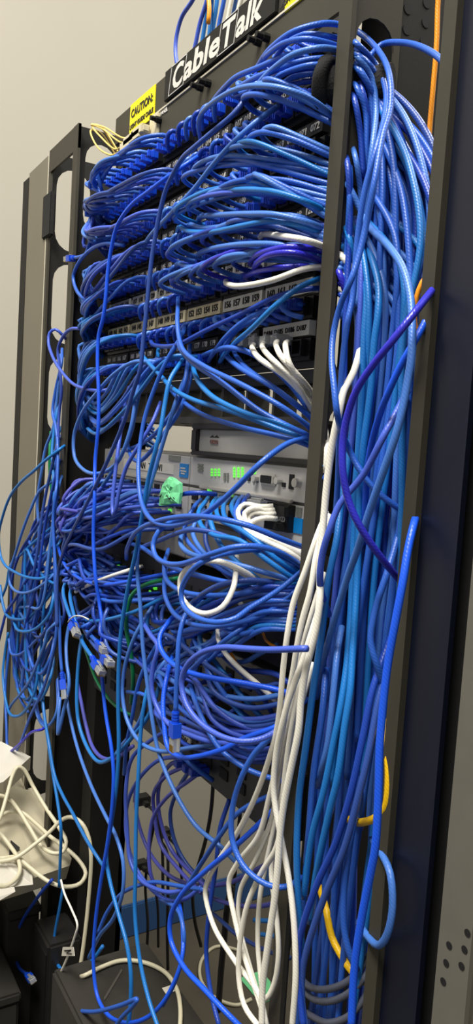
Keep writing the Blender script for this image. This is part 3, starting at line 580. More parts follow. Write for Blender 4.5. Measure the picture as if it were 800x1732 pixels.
C1 = [('c', [352,842,-1, 345,852,-3.5, 336,866,-5, 341,890,-6, 362,905,-6.2, 405,914,-5.8, 439,938,-5, 486,972,-3, 510,986,-1.4, 535,1000,-.2], 'cyan cable nearest the front of the cyan bunch under the lower right ports'),
      ('c', [366,843,-1, 358,856,-3.5, 356,880,-5, 372,920,-5.4, 395,945,-5.2, 427,973,-4.6, 461,997,-3.4, 505,1016,-1.4], 'cyan cable lowest in the cyan bunch under the lower right ports'),
      ('c', [374,842,-1, 366,855,-3.5, 372,878,-5, 405,895,-5.2, 434,916,-4.8, 468,946,-3.6, 506,969,-1.4, 530,980,-.4], 'cyan cable uppermost in the cyan bunch beside the white leads'),
      ('t', [388,842,-1, 378,856,-3.5, 380,874,-4.4, 394,890,-4.6, 427,912,-4.2, 470,947,-3, 508,978,-1.2], 'teal cable inside the cyan bunch under the lower right ports'),
      ('t', [400,842,-1, 392,856,-3, 400,876,-4, 430,905,-4, 470,935,-2.8, 508,958,-1.2], 'teal cable beside the transceiver block running to the rail'),
      ('b', [410,840,-1, 402,852,-3, 398,872,-4, 420,900,-4, 465,930,-2.8, 508,962,-1], 'blue cable left of the transceiver block running to the rail'),
      ('d', [420,838,-1, 412,850,-3, 406,868,-3.6, 425,892,-3.6, 470,925,-2.4, 508,948,-1], 'deep blue cable tucked beneath the white leads'),
      ('b', [340,845,-1, 328,858,-3, 316,880,-4, 312,905,-5, 330,930,-5, 372,962,-4.6, 430,990,-3.4, 500,1024,-1.2], 'blue cable from the first lower right port bending down and right'),
      ('m', [345,862,-1, 334,876,-3, 326,900,-4, 345,935,-4.4, 390,968,-4, 450,1002,-2.8, 504,1030,-1], 'mid blue cable behind the round white loop'),
      ('n', [362,864,-1, 352,880,-2.8, 348,915,-3.6, 372,960,-3.8, 420,1000,-3, 500,1040,-1], 'navy blue cable deep behind the round white loop')]
for col, pts, lb in C1: H(col, lb, pts)
W1 = [([462,856,-1.6, 440,857,-2.6, 414,853,-3.6, 403,864,-4.4, 408,882,-4.8, 424,901,-4.8, 450,915,-4.2, 486,933,-3, 512,951,-1.6, 540,975,-.4], 'white lead curling highest out of the clear plugs'),
      ([464,863,-1.6, 446,864,-2.6, 428,859,-3.8, 414,868,-4.4, 417,885,-4.6, 434,903,-4.4, 461,912,-3.8, 495,929,-2.4, 514,941,-1.4, 540,960,-.2], 'white lead curling second out of the clear plugs'),
      ([466,869,-1.6, 448,870,-2.6, 430,867,-3.6, 420,876,-4, 426,889,-4, 444,902,-3.6, 474,915,-2.6, 512,934,-1, 535,948,0], 'white lead curling third out of the clear plugs'),
      ([468,878,-1.8, 450,876,-3, 434,879,-3.8, 424,886,-4.2, 430,897,-4, 455,908,-3, 490,922,-1.8, 520,936,-.4], 'white lead with a straight white boot under the transceiver block')]
for k, (pts, lb) in enumerate(W1):
    o = H('w', lb, pts)
    if k < 3:
        c = CLEAR.copy(); p = un(462 + 1.5 * k, 856 + 7 * k, -.014); me = c; me.transform(Matrix.Rotation(math.radians(-78), 4, 'Z')); c = obj('plug', me, None, o); c.location = p + Vector((-.012, -.004, 0)); c['label'] = 'clear plug'
H('y', 'short yellow cable end poking out between the lower right ports', [384,850,-.6, 374,852,-2.4, 366,858,-3, 362,866,-2, 366,878,-1], r=.003)
H('m', 'bare ended pinkish grey cable stub under the transceiver block', [404,888,-4.9, 406,896,-5.2, 408,902,-4.6, 414,915,-3.6], r=.002)
H('w', 'short white cable slanting over the second dark bundle on the left', [128,1001,-4, 135,997,-5.5, 170,981,-6, 216,965,-5, 240,958,-3])
H('w', 'white cable slanting down from the loops behind the blue arc to the lowest switch', [368,1042,-3, 369,1062,-4.5, 370,1082,-5, 382,1106,-5, 410,1135,-4, 442,1162,-2.8, 472,1191,-1.4])
H('w', 'white cable lying flat beside the lowest grey plate toward the rail', [404,1018,-2, 423,1037,-3, 454,1049,-2.8, 504,1056,-1.6, 525,1060,-.8])
H('o', 'thin orange lead crossing the white one above the lowest switch', [384,1095,-3, 392,1108,-3.4, 400,1122,-3.2, 430,1150,-2, 470,1182,-1], r=.0016)
H('o', 'thin orange lead bending beside the flat white cable', [445,1072,-1, 452,1085,-2.4, 466,1094,-2.4, 490,1100,-1], r=.0014)
H('v', 'violet blue cable sweeping from the white leads left and round in a big open loop', [520,1097,-7.5, 490,1098,-8, 455,1099,-8.4, 415,1097,-9, 378,1095,-9.6, 341,1104,-10, 316,1126,-10.2, 307,1156,-10.2, 315,1191,-10.2, 340,1224,-9.8, 378,1247,-9, 412,1254,-8, 446,1248,-6.6, 476,1229,-5, 500,1203,-3.6, 518,1178,-2.4])
H('k', 'bright blue cable running down and right under the white slanting cable', [300,1036,-4, 284,1054,-6.5, 271,1074,-7.6, 270,1092,-8, 280,1111,-8, 303,1130,-8, 332,1141,-7.4, 366,1148,-6.4, 410,1155,-5, 470,1167,-3, 505,1178,-1.4])
o = H('b', 'blue cable hanging loose with a clear plug in front of the SW sticker', [350,1002,-4, 326,1024,-6.5, 311,1046,-8, 303,1080,-8.6, 300,1130,-8.8, 298,1175,-8.8, 297,1204,-8.8], plug='end')
H('v', 'violet blue cable bending round left of the hanging plug toward the right', [236,1040,-4, 245,1058,-6, 256,1076,-7, 267,1094,-7.2, 259,1128,-7.4, 257,1168,-7.4, 268,1201,-7.2, 288,1227,-7, 321,1243,-6.4, 355,1254,-5.6, 400,1258,-4.4, 450,1252,-3, 490,1240,-1.6])
H('m', 'mid blue cable making the left side of the low middle loops', [262,1020,-4, 238,1057,-5.8, 220,1097,-6.2, 210,1135,-6.2, 207,1170,-6.2, 214,1215,-6.2, 234,1252,-6, 268,1270,-5.6, 327,1264,-5, 380,1254,-4, 440,1238,-2.4, 490,1220,-1])
H('k', 'bright blue cable scooping under the hanging plug', [292,1110,-4, 282,1145,-6, 276,1185,-6.8, 278,1226,-7.2, 283,1262,-7.4, 303,1280,-7.4, 336,1279,-7, 382,1265,-6, 410,1250,-5, 460,1232,-3.4, 500,1212,-1.6])
H('b', 'blue cable dropping right across the lowest dark switch corner', [320,1140,-4, 328,1180,-5.6, 342,1215,-6, 358,1246,-6, 374,1269,-5.6, 411,1297,-4.6, 445,1312,-3.4, 480,1322,-2])
H('b', 'blue cable curving down from the rail and hooking right under the white leads', [520,1180,-3.4, 500,1200,-4.4, 462,1243,-5.4, 428,1278,-6, 406,1321,-6.4, 393,1369,-6.6, 393,1421,-6.6, 410,1462,-6.4, 438,1489,-5.8, 464,1500,-5, 488,1499,-4, 510,1484,-2.4])
H('k', 'bright blue cable rising from the floor on a long slant toward the channel', [412,1742,-4, 380,1710,-5, 347,1675,-5.6, 310,1634,-6, 289,1590,-6, 288,1555,-6, 308,1512,-6, 349,1472,-5.6, 395,1434,-5, 442,1390,-4, 480,1352,-2.4, 500,1330,-1])
H('b', 'blue cable just above the long bright slant', [316,1500,-2, 344,1455,-3.6, 370,1416,-4, 404,1374,-3.6, 451,1348,-2.4, 490,1336,-1])
H('d', 'deep blue cable dropping to the floor behind the white leads', [388,1352,-1, 372,1402,-2, 366,1460,-2.4, 357,1520,-2.6, 351,1570,-2.6, 349,1616,-2.6, 357,1680,-2.8, 372,1740,-3])
MID = [('b', [322,1060,-3, 330,1085,-4.5, 340,1110,-5, 356,1140,-5, 378,1172,-4.4, 400,1198,-3.4, 430,1220,-2, 480,1240,-1], 'blue cable bending steeply behind the open violet loop'),
       ('t', [330,1020,-2, 334,1060,-4, 344,1100,-4.6, 362,1150,-4.6, 392,1190,-4, 424,1225,-3, 460,1250,-1.6], 'teal cable slanting steeply through the open violet loop'),
       ('t', [348,1098,-3, 372,1130,-4, 402,1168,-3.6, 434,1205,-2.6, 465,1232,-1.4], 'second teal cable slanting through the open violet loop'),
       ('n', [352,1085,-2, 380,1112,-3.4, 412,1142,-3.2, 440,1172,-2.4, 462,1210,-1.2], 'navy cable slanting beside the orange lead'),
       ('b', [470,1000,-1.4, 440,1036,-3, 410,1062,-5, 390,1076,-6, 350,1108,-6.4, 322,1134,-6, 300,1160,-5, 280,1195,-3.4], 'blue cable crossing down left under the white loop'),
       ('b', [500,1010,-1, 470,1036,-2.6, 440,1060,-4, 412,1072,-5, 390,1070,-5.6, 372,1060,-5.6, 352,1062,-5.4, 322,1066,-5, 290,1080,-4, 262,1104,-3], 'blue cable sagging beneath the circle round the white loop'),
       ('n', [330,1150,-2, 322,1180,-3.4, 330,1215,-4, 352,1235,-4, 380,1240,-3.4, 420,1236,-2], 'navy cable low inside the open violet loop'),
       ('n', [368,1150,-1, 358,1178,-2.4, 366,1210,-3, 390,1232,-2.8, 430,1240,-1.6], 'navy cable second inside the open violet loop'),
       ('n', [300,1085,-2, 286,1110,-3.6, 276,1150,-4.4, 280,1190,-4.6, 296,1215,-4.4, 330,1232,-3.8, 372,1236,-3], 'navy cable behind the bent violet one'),
       ('m', [310,1095,-2, 280,1118,-4, 262,1145,-5, 248,1180,-5.4, 238,1215,-5.4, 224,1240,-5, 205,1262,-4.4, 190,1285,-3.6], 'mid blue cable slanting down left past the plugs'),
       ('b', [268,1135,-4, 272,1150,-6, 280,1165,-6.2, 292,1166,-5.6, 300,1158,-4.4], 'short blue hook beside the hanging cable'),
       ('b', [215,1170,-3, 226,1172,-5, 245,1176,-5.6, 260,1186,-5, 270,1200,-3.6], 'short blue cable crossing the dark switch end'),
       ('b', [296,1045,-3, 266,1090,-5, 244,1130,-5.6, 232,1165,-5.6, 224,1210,-5.4, 214,1260,-5, 210,1310,-4.4], 'blue cable hanging straight left of the bent violet one'),
       ('m', [470,1090,-1, 440,1105,-2, 420,1117,-2.4, 404,1120,-2.2, 385,1115,-1.6], 'mid blue cable behind the big violet sweep'),
       ('d', [500,1165,-1, 470,1142,-2, 440,1136,-2.2, 420,1134,-2, 400,1126,-1.4], 'deep blue cable on the front of the lowest switch'),
       ('b', [360,1320,-1.5, 330,1298,-3.4, 300,1270,-4.4, 280,1245,-4.6, 266,1210,-4.4, 262,1170,-3.6], 'blue cable rising from the lowest switch corner'),
       ('b', [345,1268,-3, 390,1262,-3.6, 430,1264,-2.8, 470,1272,-1.4], 'blue cable lying along the lowest switch below the violet loop'),
       ('d', [340,1254,-2.2, 390,1246,-2.8, 440,1242,-2, 480,1244,-1], 'deep blue cable lying along the lowest switch'),
       ('d', [330,1276,-1.8, 380,1282,-2.4, 430,1288,-1.8, 475,1290,-.8], 'deep blue cable pressed on the lowest switch edge')]
for col, pts, lb in MID: H(col, lb, pts)
# ---- tied plugs and hangers, left middle
H('t', 'teal blue cable with a grey plug tied by a white twist', [122,952,-4, 115,974,-5.6, 107,998,-7, 112,1024,-7.8, 120,1046,-8], plug='end')
H('t', 'teal blue cable running past the tied plug to a second plug', [135,960,-4, 126,982,-5.4, 119,1002,-6.4, 124,1036,-7.4, 138,1083,-7.6, 156,1112,-7.6], plug='end')
H('b', 'blue cable ending in a blue booted plug behind the left vertical', [126,1010,-3, 134,1040,-5.4, 146,1066,-6.6, 164,1086,-7], plug='end')
H('n', 'navy cable ending in the lowest clear plug behind the left vertical', [130,1030,-3, 142,1064,-6, 158,1090,-7, 172,1106,-7.2], plug='end')
tw = tag(obj('twist_tie', tube(catmull([un(115, 1052, -.084), un(120, 1046, -.085), un(127, 1042, -.0845), un(140, 1043, -.084), un(150, 1048, -.082)]), .0009, 6), 'white'), 'white twist tie round the two teal plug cables', 'tie')
o = H('b', 'blue cable hanging down the post front with a clear plug at its end', [99,795,-4, 95,830,-5.4, 90,873,-5.6, 91,912,-5.6, 94,957,-5.6, 98,1010,-5.6, 101,1060,-5.6, 102,1105,-5.6, 105,1138,-5.6], plug='end')
H('c', 'cyan blue cable slung flat from the tied plug to the right', [134,1045,-4, 150,1050,-6, 170,1050,-6.6, 205,1042,-6.6, 234,1032,-6, 270,1014,-4.6, 300,1000,-3])
H('k', 'bright blue cable sagging across the second dark bundle', [98,925,-4, 107,950,-6, 119,967,-6.6, 142,982,-6.8, 174,989,-6.8, 221,983,-6.4, 274,972,-5, 305,966,-3.4])
H('c', 'cyan blue cable hanging in a long U left of the low loops', [140,1075,-4, 135,1100,-5.4, 131,1145,-5.8, 130,1190,-6, 133,1222,-6, 146,1261,-6, 166,1288,-6, 190,1281,-5.8, 227,1243,-5.4, 250,1212,-5, 264,1178,-4.4, 275,1140,-3.4])
H('p', 'purple blue cable just inside the long U', [130,1150,-3, 138,1190,-4, 146,1229,-4.4, 156,1262,-4.6, 172,1281,-4.6, 196,1282,-4.2, 225,1262,-3.6])
H('m', 'pale blue cable falling steeply behind the long U to the black post', [108,1140,-3.6, 116,1200,-4, 130,1261,-4.4, 153,1326,-4.8, 179,1381,-5, 196,1414,-5.2, 208,1456,-5.2, 208,1505,-5.2, 193,1551,-5.2, 169,1582,-5, 150,1620,-4.6])
H('c', 'cyan blue cable straight down beside the purple loops to the grey case', [268,1110,-3, 256,1140,-5, 246,1180,-6, 238,1240,-6.2, 234,1310,-6.4, 230,1400,-6.4, 229,1485,-6.4, 228,1537,-6.4, 232,1590,-6.4, 240,1642,-6.4, 253,1695,-6.4, 270,1745,-6.4])
H('b', 'blue cable crossing behind the bright verticals above the grey case', [345,1505,-1, 300,1498,-1.6, 262,1492,-2, 236,1497,-2.6, 205,1512,-3.4, 180,1545,-4, 166,1578,-4.4])
H('b', 'blue cable doubled back low over the grey case', [105,1712,-7, 130,1710,-7.4, 162,1711,-7.6, 205,1700,-7.6, 232,1690,-7.4, 226,1700,-7.4, 205,1722,-7.4, 190,1745,-7.2])
H('t', 'teal cable looped behind the white lead near the black post', [107,1500,-3, 100,1540,-3.4, 92,1590,-3.6, 95,1625,-3.6, 112,1645,-3.6, 136,1640,-3.6, 158,1622,-3.2, 174,1600,-2.6])
# ---- green cables
H('g', 'green cable bending over the lit dark switch and down', [318,976,-2, 297,979,-4, 270,982,-5.2, 240,992,-5.8, 221,1011,-6, 214,1040,-6, 214,1065,-5.6, 221,1103,-5, 225,1147,-4.4, 222,1190,-3.6])
H('g', 'thin green cable curving low past the loose plugs', [140,1085,-3, 148,1110,-4.4, 161,1147,-4.8, 182,1180,-5, 200,1197,-4.8, 222,1210,-4], r=.0019)
H('g', 'green cable showing in the left manager slot', [86,730,-2.6, 84,765,-3, 84,800,-3, 88,840,-2.6], r=.0022)
# ---- purple loops under the lowest switch
PL = [('v', [292,1232,-.6, 258,1250,-1.6, 222,1285,-2.6, 213,1336,-3, 215,1400,-3, 220,1455,-3, 236,1486,-2.8, 262,1503,-2.4, 293,1509,-1.8, 320,1498,-1, 352,1468,0], 'violet blue loop hanging leftmost under the lowest switch'),
      ('v', [302,1280,-.6, 268,1286,-1.2, 232,1322,-1.8, 215,1362,-2, 213,1405,-2, 222,1450,-2, 244,1490,-1.6, 280,1521,-1, 312,1521,-.4, 340,1500,.6], 'violet blue loop second from the left under the lowest switch'),
      ('p', [312,1296,-.6, 278,1315,-.4, 259,1347,0, 262,1382,.4, 271,1427,.8, 307,1476,1.4, 340,1510,2], 'purple loop third from the left under the lowest switch'),
      ('p', [316,1288,-.6, 288,1293,-.4, 268,1337,.4, 271,1385,1, 288,1434,1.6, 327,1480,2.2, 360,1510,3], 'purple loop fourth from the left under the lowest switch'),
      ('p', [340,1305,-.6, 323,1318,-1.6, 281,1350,-1.8, 258,1386,-1.8, 252,1430,-1.8, 254,1474,-1.6, 262,1500,-1], 'purple cable dropping from the booted plugs'),
      ('n', [322,1300,-.5, 296,1346,.8, 288,1382,1.4, 297,1427,2, 316,1462,2.6, 345,1492,3.4], 'navy cable nearest the power cord under the lowest switch'),
      ('p', [228,1330,1, 232,1382,1.4, 249,1434,1.8, 278,1474,2.2, 312,1493,2.6, 360,1500,3], 'purple cable sagging deep behind the loops'),
      ('p', [300,1506,3, 340,1500,3.2, 388,1493,3, 432,1472,2.4, 470,1450,1.6], 'purple cable running level toward the white leads'),
      ('p', [330,1504,4, 351,1515,4, 390,1529,4, 444,1532,3.4, 480,1520,2.4, 505,1505,1.4], 'purple cable sagging below the level one'),
      ('n', [350,1540,5, 362,1546,5, 396,1577,5, 447,1606,4.4, 490,1620,3], 'navy cable on the floor side of the white leads'),
      ('c', [430,1556,3, 444,1557,3, 480,1558,2.6, 500,1552,1.4], 'cyan cable end crossing behind the right white lead'),
      ('c', [440,1580,3, 470,1584,2.6, 495,1586,2, 512,1580,1], 'cyan cable end just below the other'),
      ('b', [270,1520,-1, 304,1545,-2, 311,1580,-2.4, 309,1616,-2.4, 296,1660,-3, 275,1700,-3.6], 'blue cable dropping behind the long bright slant')]
for col, pts, lb in PL: H(col, lb, pts)
for k, (px, py, a) in enumerate(((322, 1288, 0), (336, 1296, 0), (348, 1302, 0))):
    p = un(px, py, -.004); b = obj('plug_boot', BOOT2, None, [o for o in COL.objects if o.get('label') in (PL[1][2], PL[4][2], PL[0][2])][k]); b.location = p
# ---- black power cords hanging by the wall
for k, (pts, lb) in enumerate((([362,1300,4, 357,1370,5, 348,1420,6, 334,1470,7, 326,1510,8, 330,1560,10, 340,1600,12], 'black power cord from the lowest switch corner'),
                               ([262,1390,12, 252,1440,12, 246,1500,12, 250,1560,12, 248,1620,12], 'black power cord hanging left of the purple loops'),
                               ([270,1420,10, 282,1440,10, 284,1500,10, 283,1580,10, 284,1640,10], 'thin black cord hanging straight beside the blue skirting'),
                               ([392,1500,6, 385,1530,6, 379,1590,6, 374,1640,6, 369,1710,6], 'thick black cord behind the white leads'),
                               ([410,1330,8, 404,1400,8, 398,1470,8, 392,1530,9], 'black cord behind the white leads under the switch'))):
    H('x', lb, pts, group='black power cords', name='hanging_cable', cat='cord', r=.0024 if k != 3 else .0038)
for k, (px, py) in enumerate(((240, 1352), (276, 1408), (238, 1462))):
    p = un(px, py, .02 if k == 0 else .10); s = .008
    o = tag(obj('power_plug', boxes((p.x - s, p.x + s, p.y - .010, p.y + .010, p.z - s * .7, p.z + s * .7), (p.x + s, p.x + s + .012, p.y - .004, p.y + .004, p.z - .003, p.z + .003), bevel=.0012), 'dev'),
        ('black power plug sticking out beside the cyan vertical', 'brown black power plug hanging behind the purple loops', 'lowest black power plug near the black post')[k], 'plug', 'black power plugs')
    q = p + Vector((s + .012, 0, 0)); obj('lead', tube(catmull([q, q + Vector((.012, .004, -.004)), q + Vector((.02, .012, -.04)), q + Vector((.018, .02, -.12))]), .002), 'x', o)
# ---- left outer tangle
LT = [('v', [112,575,-3, 105,566,-4.5, 94,557,-5.4, 84,563,-6, 82,578,-6.2, 89,603,-6.4, 103,627,-6.4, 122,648,-6.2, 142,657,-6, 178,660,-5, 200,650,-3], 'violet blue cable looping out over the left post above the slot'),
      ('v', [152,556,-2.6, 138,556,-4.6, 119,557,-5, 105,572,-5, 98,592,-5, 100,616,-4.8, 104,660,-4.4, 100,700,-4.2, 98,745,-4.2, 97,800,-4.6], 'violet blue cable bending over the post top of the left tangle'),
      ('b', [105,590,-2.6, 104,615,-3.4, 94,660,-3.8, 89,697,-4, 94,720,-4.2, 98,760,-4.4, 96,830,-5, 92,900,-5.2, 93,975,-5.2, 96,1056,-5, 93,1090,-5, 86,1122,-5, 73,1166,-5.2, 52,1210,-5.6, 34,1258,-6, 22,1274,-6.2, 13,1266,-6.2, 11,1230,-6, 9,1165,-5.6, 13,1120,-5.4, 17,1084,-5.2, 24,1048,-5, 34,1026,-4.8, 52,1004,-4.4, 75,985,-4, 92,962,-3], 'blue cable making the longest loop of the left tangle down to the white adapter'),
      ('m', [102,600,-2.6, 101,627,-3.4, 96,680,-3.6, 90,724,-3.8, 77,759,-4.2, 70,799,-4.4, 63,850,-4.4, 66,900,-4.2, 60,960,-4.2, 48,1030,-4.4, 42,1100,-4.4, 36,1160,-4.2], 'mid blue cable down the grey cover left of the slot'),
      ('c', [102,640,-2.6, 96,700,-3.6, 91,732,-4, 88,767,-4.4, 90,799,-4.6, 92,860,-4.8, 86,940,-4.8, 75,1020,-4.6, 70,1090,-4.4, 66,1150,-4.4, 72,1190,-4.6, 80,1245,-5, 90,1310,-5.4, 98,1360,-5.4, 103,1400,-5.4, 102,1450,-5, 100,1500,-4.6], 'cyan cable down the slot front and on past the power strip'),
      ('c', [112,752,-3, 101,760,-4.4, 79,777,-5.6, 58,796,-6.4, 35,816,-7, 17,840,-7.4, 5,872,-7.6, -2,905,-7.6, 1,940,-7.6, 8,955,-7.4, 24,967,-7, 49,977,-6.4, 72,978,-5.4, 95,970,-4], 'cyan cable swinging far left against the bare wall'),
      ('m', [100,800,-3, 86,815,-4.6, 66,832,-5.4, 51,864,-6, 38,898,-6.4, 26,936,-6.6, 17,966,-6.8, 16,984,-6.8, 24,998,-6.8, 40,1003,-6.4, 61,996,-5.8, 88,975,-4.6, 104,955,-3], 'mid blue cable hanging in a long left bow with a turned up end'),
      ('d', [104,838,-3, 91,852,-4.4, 70,878,-5, 52,905,-5.4, 35,933,-5.6, 24,963,-5.8, 19,992,-5.8, 20,1040,-5.6, 24,1090,-5.2, 30,1130,-4.8], 'deep blue cable slanting left then straight down'),
      ('c', [102,880,-3, 89,891,-4, 59,916,-5, 40,934,-5.4, 17,958,-6, 11,990,-6.2, 2,1012,-6.4, -8,1030,-6.4], 'cyan cable slanting out of the frame at the left'),
      ('d', [102,912,-3, 89,926,-4, 70,950,-4.8, 49,975,-5.4, 28,1010,-6, 10,1038,-6.4, 4,1060,-6.6, -6,1100,-6.6], 'deep blue cable slanting lower out of the frame at the left'),
      ('b', [100,958,-3, 84,967,-4, 66,981,-4.6, 42,1008,-5.2, 29,1027,-5.4, 22,1056,-5.4, 21,1095,-5.2, 26,1140,-4.8, 34,1180,-4.4, 48,1205,-4], 'blue cable dropping from the slot foot toward the wall'),
      ('t', [0,990,-6.6, 4,1018,-6.6, 11,1040,-6.4, 25,1047,-6, 46,1045,-5.4, 70,1024,-4.6, 86,1004,-4, 98,985,-3], 'teal cable in a shallow scoop at the far left'),
      ('c', [22,1040,-5.6, 27,1062,-6, 37,1068,-6, 52,1067,-5.6, 70,1056,-5.2, 85,1036,-4.8, 90,1012,-4.4, 92,985,-3.6], 'bright cyan cable in a deep scoop near the post'),
      ('b', [15,1080,-5.8, 18,1103,-5.8, 28,1108,-5.6, 44,1100,-5.2, 66,1078,-4.8, 91,1058,-4.2, 104,1046,-3], 'blue cable in a low scoop under the bright cyan one'),
      ('m', [104,1044,-3, 94,1054,-4.4, 80,1070,-5, 75,1091,-5.2, 68,1110,-5.2, 52,1148,-5.4, 36,1172,-5.4, 17,1196,-5.6, 10,1215,-5.6], 'mid blue cable slanting to the lower left corner of the tangle'),
      ('c', [84,1070,-4, 75,1095,-4.6, 66,1126,-5, 60,1166,-5.2, 47,1196,-5.4, 31,1211,-5.6, 16,1206,-5.8, 9,1180,-5.8, 5,1140,-5.6, 9,1100,-5.2, 14,1070,-5], 'cyan cable closing the lowest round loop of the left tangle'),
      ('t', [70,1130,-4, 72,1172,-4.6, 75,1210,-5, 83,1258,-5.4, 92,1310,-5.4, 106,1345,-5.4, 122,1374,-5.2, 146,1420,-5, 166,1452,-4.6, 178,1470,-4], 'teal cable leaving the left tangle for the black post foot'),
      ('u', [78,1230,-4, 70,1234,-5, 53,1239,-5.6, 36,1256,-6.4, 17,1272,-7, 0,1283,-7.4, -12,1290,-7.4], 'ultramarine cable lying on the white adapter'),
      ('m', [116,1060,-2.8, 112,1090,-4.4, 113,1120,-4.8, 117,1158,-5, 107,1205,-5.4, 100,1236,-5.6, 98,1242,-5.6, 98,1230,-5.6, 100,1200,-5.4, 102,1180,-5], 'mid blue cable doubled in a narrow hairpin under the hanging plug')]
for col, pts, lb in LT: H(col, lb, pts)
rnd = random.Random(11)
ORD = ['first', 'second', 'third', 'fourth', 'fifth', 'sixth', 'seventh', 'eighth', 'ninth', 'tenth', 'eleventh', 'twelfth', 'thirteenth', 'fourteenth', 'fifteenth', 'sixteenth', 'seventeenth', 'eighteenth', 'nineteenth', 'twentieth', 'twenty-first', 'twenty-second', 'twenty-third', 'twenty-fourth', 'twenty-fifth', 'twenty-sixth', 'twenty-seventh', 'twenty-eighth', 'twenty-ninth', 'thirtieth', 'thirty-first', 'thirty-second', 'thirty-third', 'thirty-fourth', 'thirty-fifth', 'thirty-sixth', 'thirty-seventh', 'thirty-eighth', 'thirty-ninth', 'fortieth', 'forty-first', 'forty-second']
STUFF[0] = True
for k in range(20):                          # slack hanging behind the traced ones, against the slotted plate
    y0 = 740 + k * 13; x0 = 96 + rnd.uniform(-4, 6); xm = 70 - 50 * (k / 19) * rnd.uniform(.4, 1) + rnd.uniform(-12, 12)
    ym = 930 + rnd.uniform(-60, 120); yb = 1090 + rnd.uniform(-60, 120); xb = 45 + rnd.uniform(-25, 30); d = -3.6 - rnd.uniform(0, 1.6)
    col = rnd.choice('bbdmtnd')
    H(col, '%s cable %s from the top in the left slack' % (BLUENAME[col], ORD[k]), [x0 + 8, y0 - 18, -2.4, x0, y0, d + .6, xm + 14, (y0 + ym) / 2, d, xm, ym, d - .4, (xm + xb) / 2 - 4, (ym + yb) / 2, d - .4, xb, yb, d, xb + 18, yb + 22, d, xb + 34, yb - 6, d + .5, 96, yb - 70, -2.8])

STUFF[0] = False
# ================================================================ white bundle beside the rail
WB = [([614,570,-1.4, 607,600,-2.2, 597,632,-3.6, 581,662,-5, 574,694,-5.6, 566,730,-5.8, 559,770,-5.8, 553,817,-5.8, 548,872,-5.8, 543,930,-6, 541,975,-6.2, 541,1010,-6.4, 534,1065,-6.6, 517,1134,-6.8, 509,1185,-6.8, 505,1235,-6.8, 493,1295,-6.8, 481,1355,-6.8, 474,1405,-6.8, 470,1460,-6.8, 465,1515,-6.8, 453,1599,-6.8, 444,1670,-6.8, 443,1740,-6.8], 'thick white cable from high in the channel down the front of the white bundle', .0028),
      ([552,868,-3, 545,885,-4.5, 537,905,-5.2, 516,966,-5.8, 496,1020,-6.2, 485,1080,-6.4, 478,1140,-6.2, 474,1190,-6, 468,1235,-5.8, 455,1284,-5.6, 430,1352,-5.2, 400,1411,-5, 370,1455,-5, 353,1486,-5, 347,1510,-5, 361,1565,-5, 400,1629,-5, 438,1682,-5, 452,1740,-5], 'white cable leftmost in the bundle swinging wide left near the floor', .0024),
      ([556,872,-3.6, 545,905,-5, 535,939,-5.8, 525,999,-6.2, 511,1050,-6.4, 502,1095,-6.4, 496,1134,-6.2, 487,1180,-6, 476,1240,-5.8, 466,1300,-5.4, 455,1350,-5.2, 438,1412,-5, 402,1460,-5, 387,1494,-5, 395,1544,-5, 412,1612,-5, 434,1680,-5, 452,1735,-5], 'white cable second in the bundle with its low bend right of the widest', .0024),
      ([548,970,-3.4, 537,1005,-4.6, 522,1056,-5.2, 510,1104,-5.2, 498,1170,-5, 488,1230,-5, 474,1300,-4.8, 466,1350,-4.6, 458,1390,-4.4, 432,1455,-4.4, 406,1508,-4.4, 404,1560,-4.4, 421,1629,-4.4, 450,1725,-4.4], 'greyish white cable behind the second one in the bundle', .0022),
      ([548,1000,-4, 541,1025,-5.4, 528,1068,-6.2, 512,1118,-6.6, 490,1178,-6.8, 478,1222,-6.8, 467,1275,-6.6, 463,1340,-6.4, 474,1410,-6.2, 488,1483,-6, 497,1560,-6, 500,1647,-6, 494,1740,-6], 'white cable crossing under the thick one and falling rightmost to the floor', .0025),
      ([545,1040,-3, 528,1095,-4.6, 510,1150,-5.2, 497,1210,-5.4, 487,1270,-5.4, 480,1330,-5.4, 476,1385,-5.4, 468,1432,-5.4, 440,1480,-5.4, 417,1535,-5.6, 405,1605,-5.6, 404,1655,-5.6, 413,1700,-5.6, 440,1740,-5.6], 'white cable bowing left in front of the floor in the middle of the bundle', .0024),
      ([530,1120,-3, 508,1200,-4, 488,1290,-4.2, 470,1370,-4.2, 455,1438,-4.2, 440,1515,-4.2, 436,1595,-4.2, 442,1665,-4.2, 448,1740,-4.2], 'white cable straight in the back of the bundle', .0022),
      ([520,1150,-3, 496,1250,-3.8, 476,1350,-3.8, 462,1420,-3.8, 459,1480,-3.8, 468,1552,-4, 471,1616,-4, 464,1663,-4, 451,1688,-4.2, 440,1690,-4.4], 'white cable turning back in a small hook above the floor', .0023)]
for pts, lb, r in WB: H('w', lb, pts, r=r, group='white patch cables')
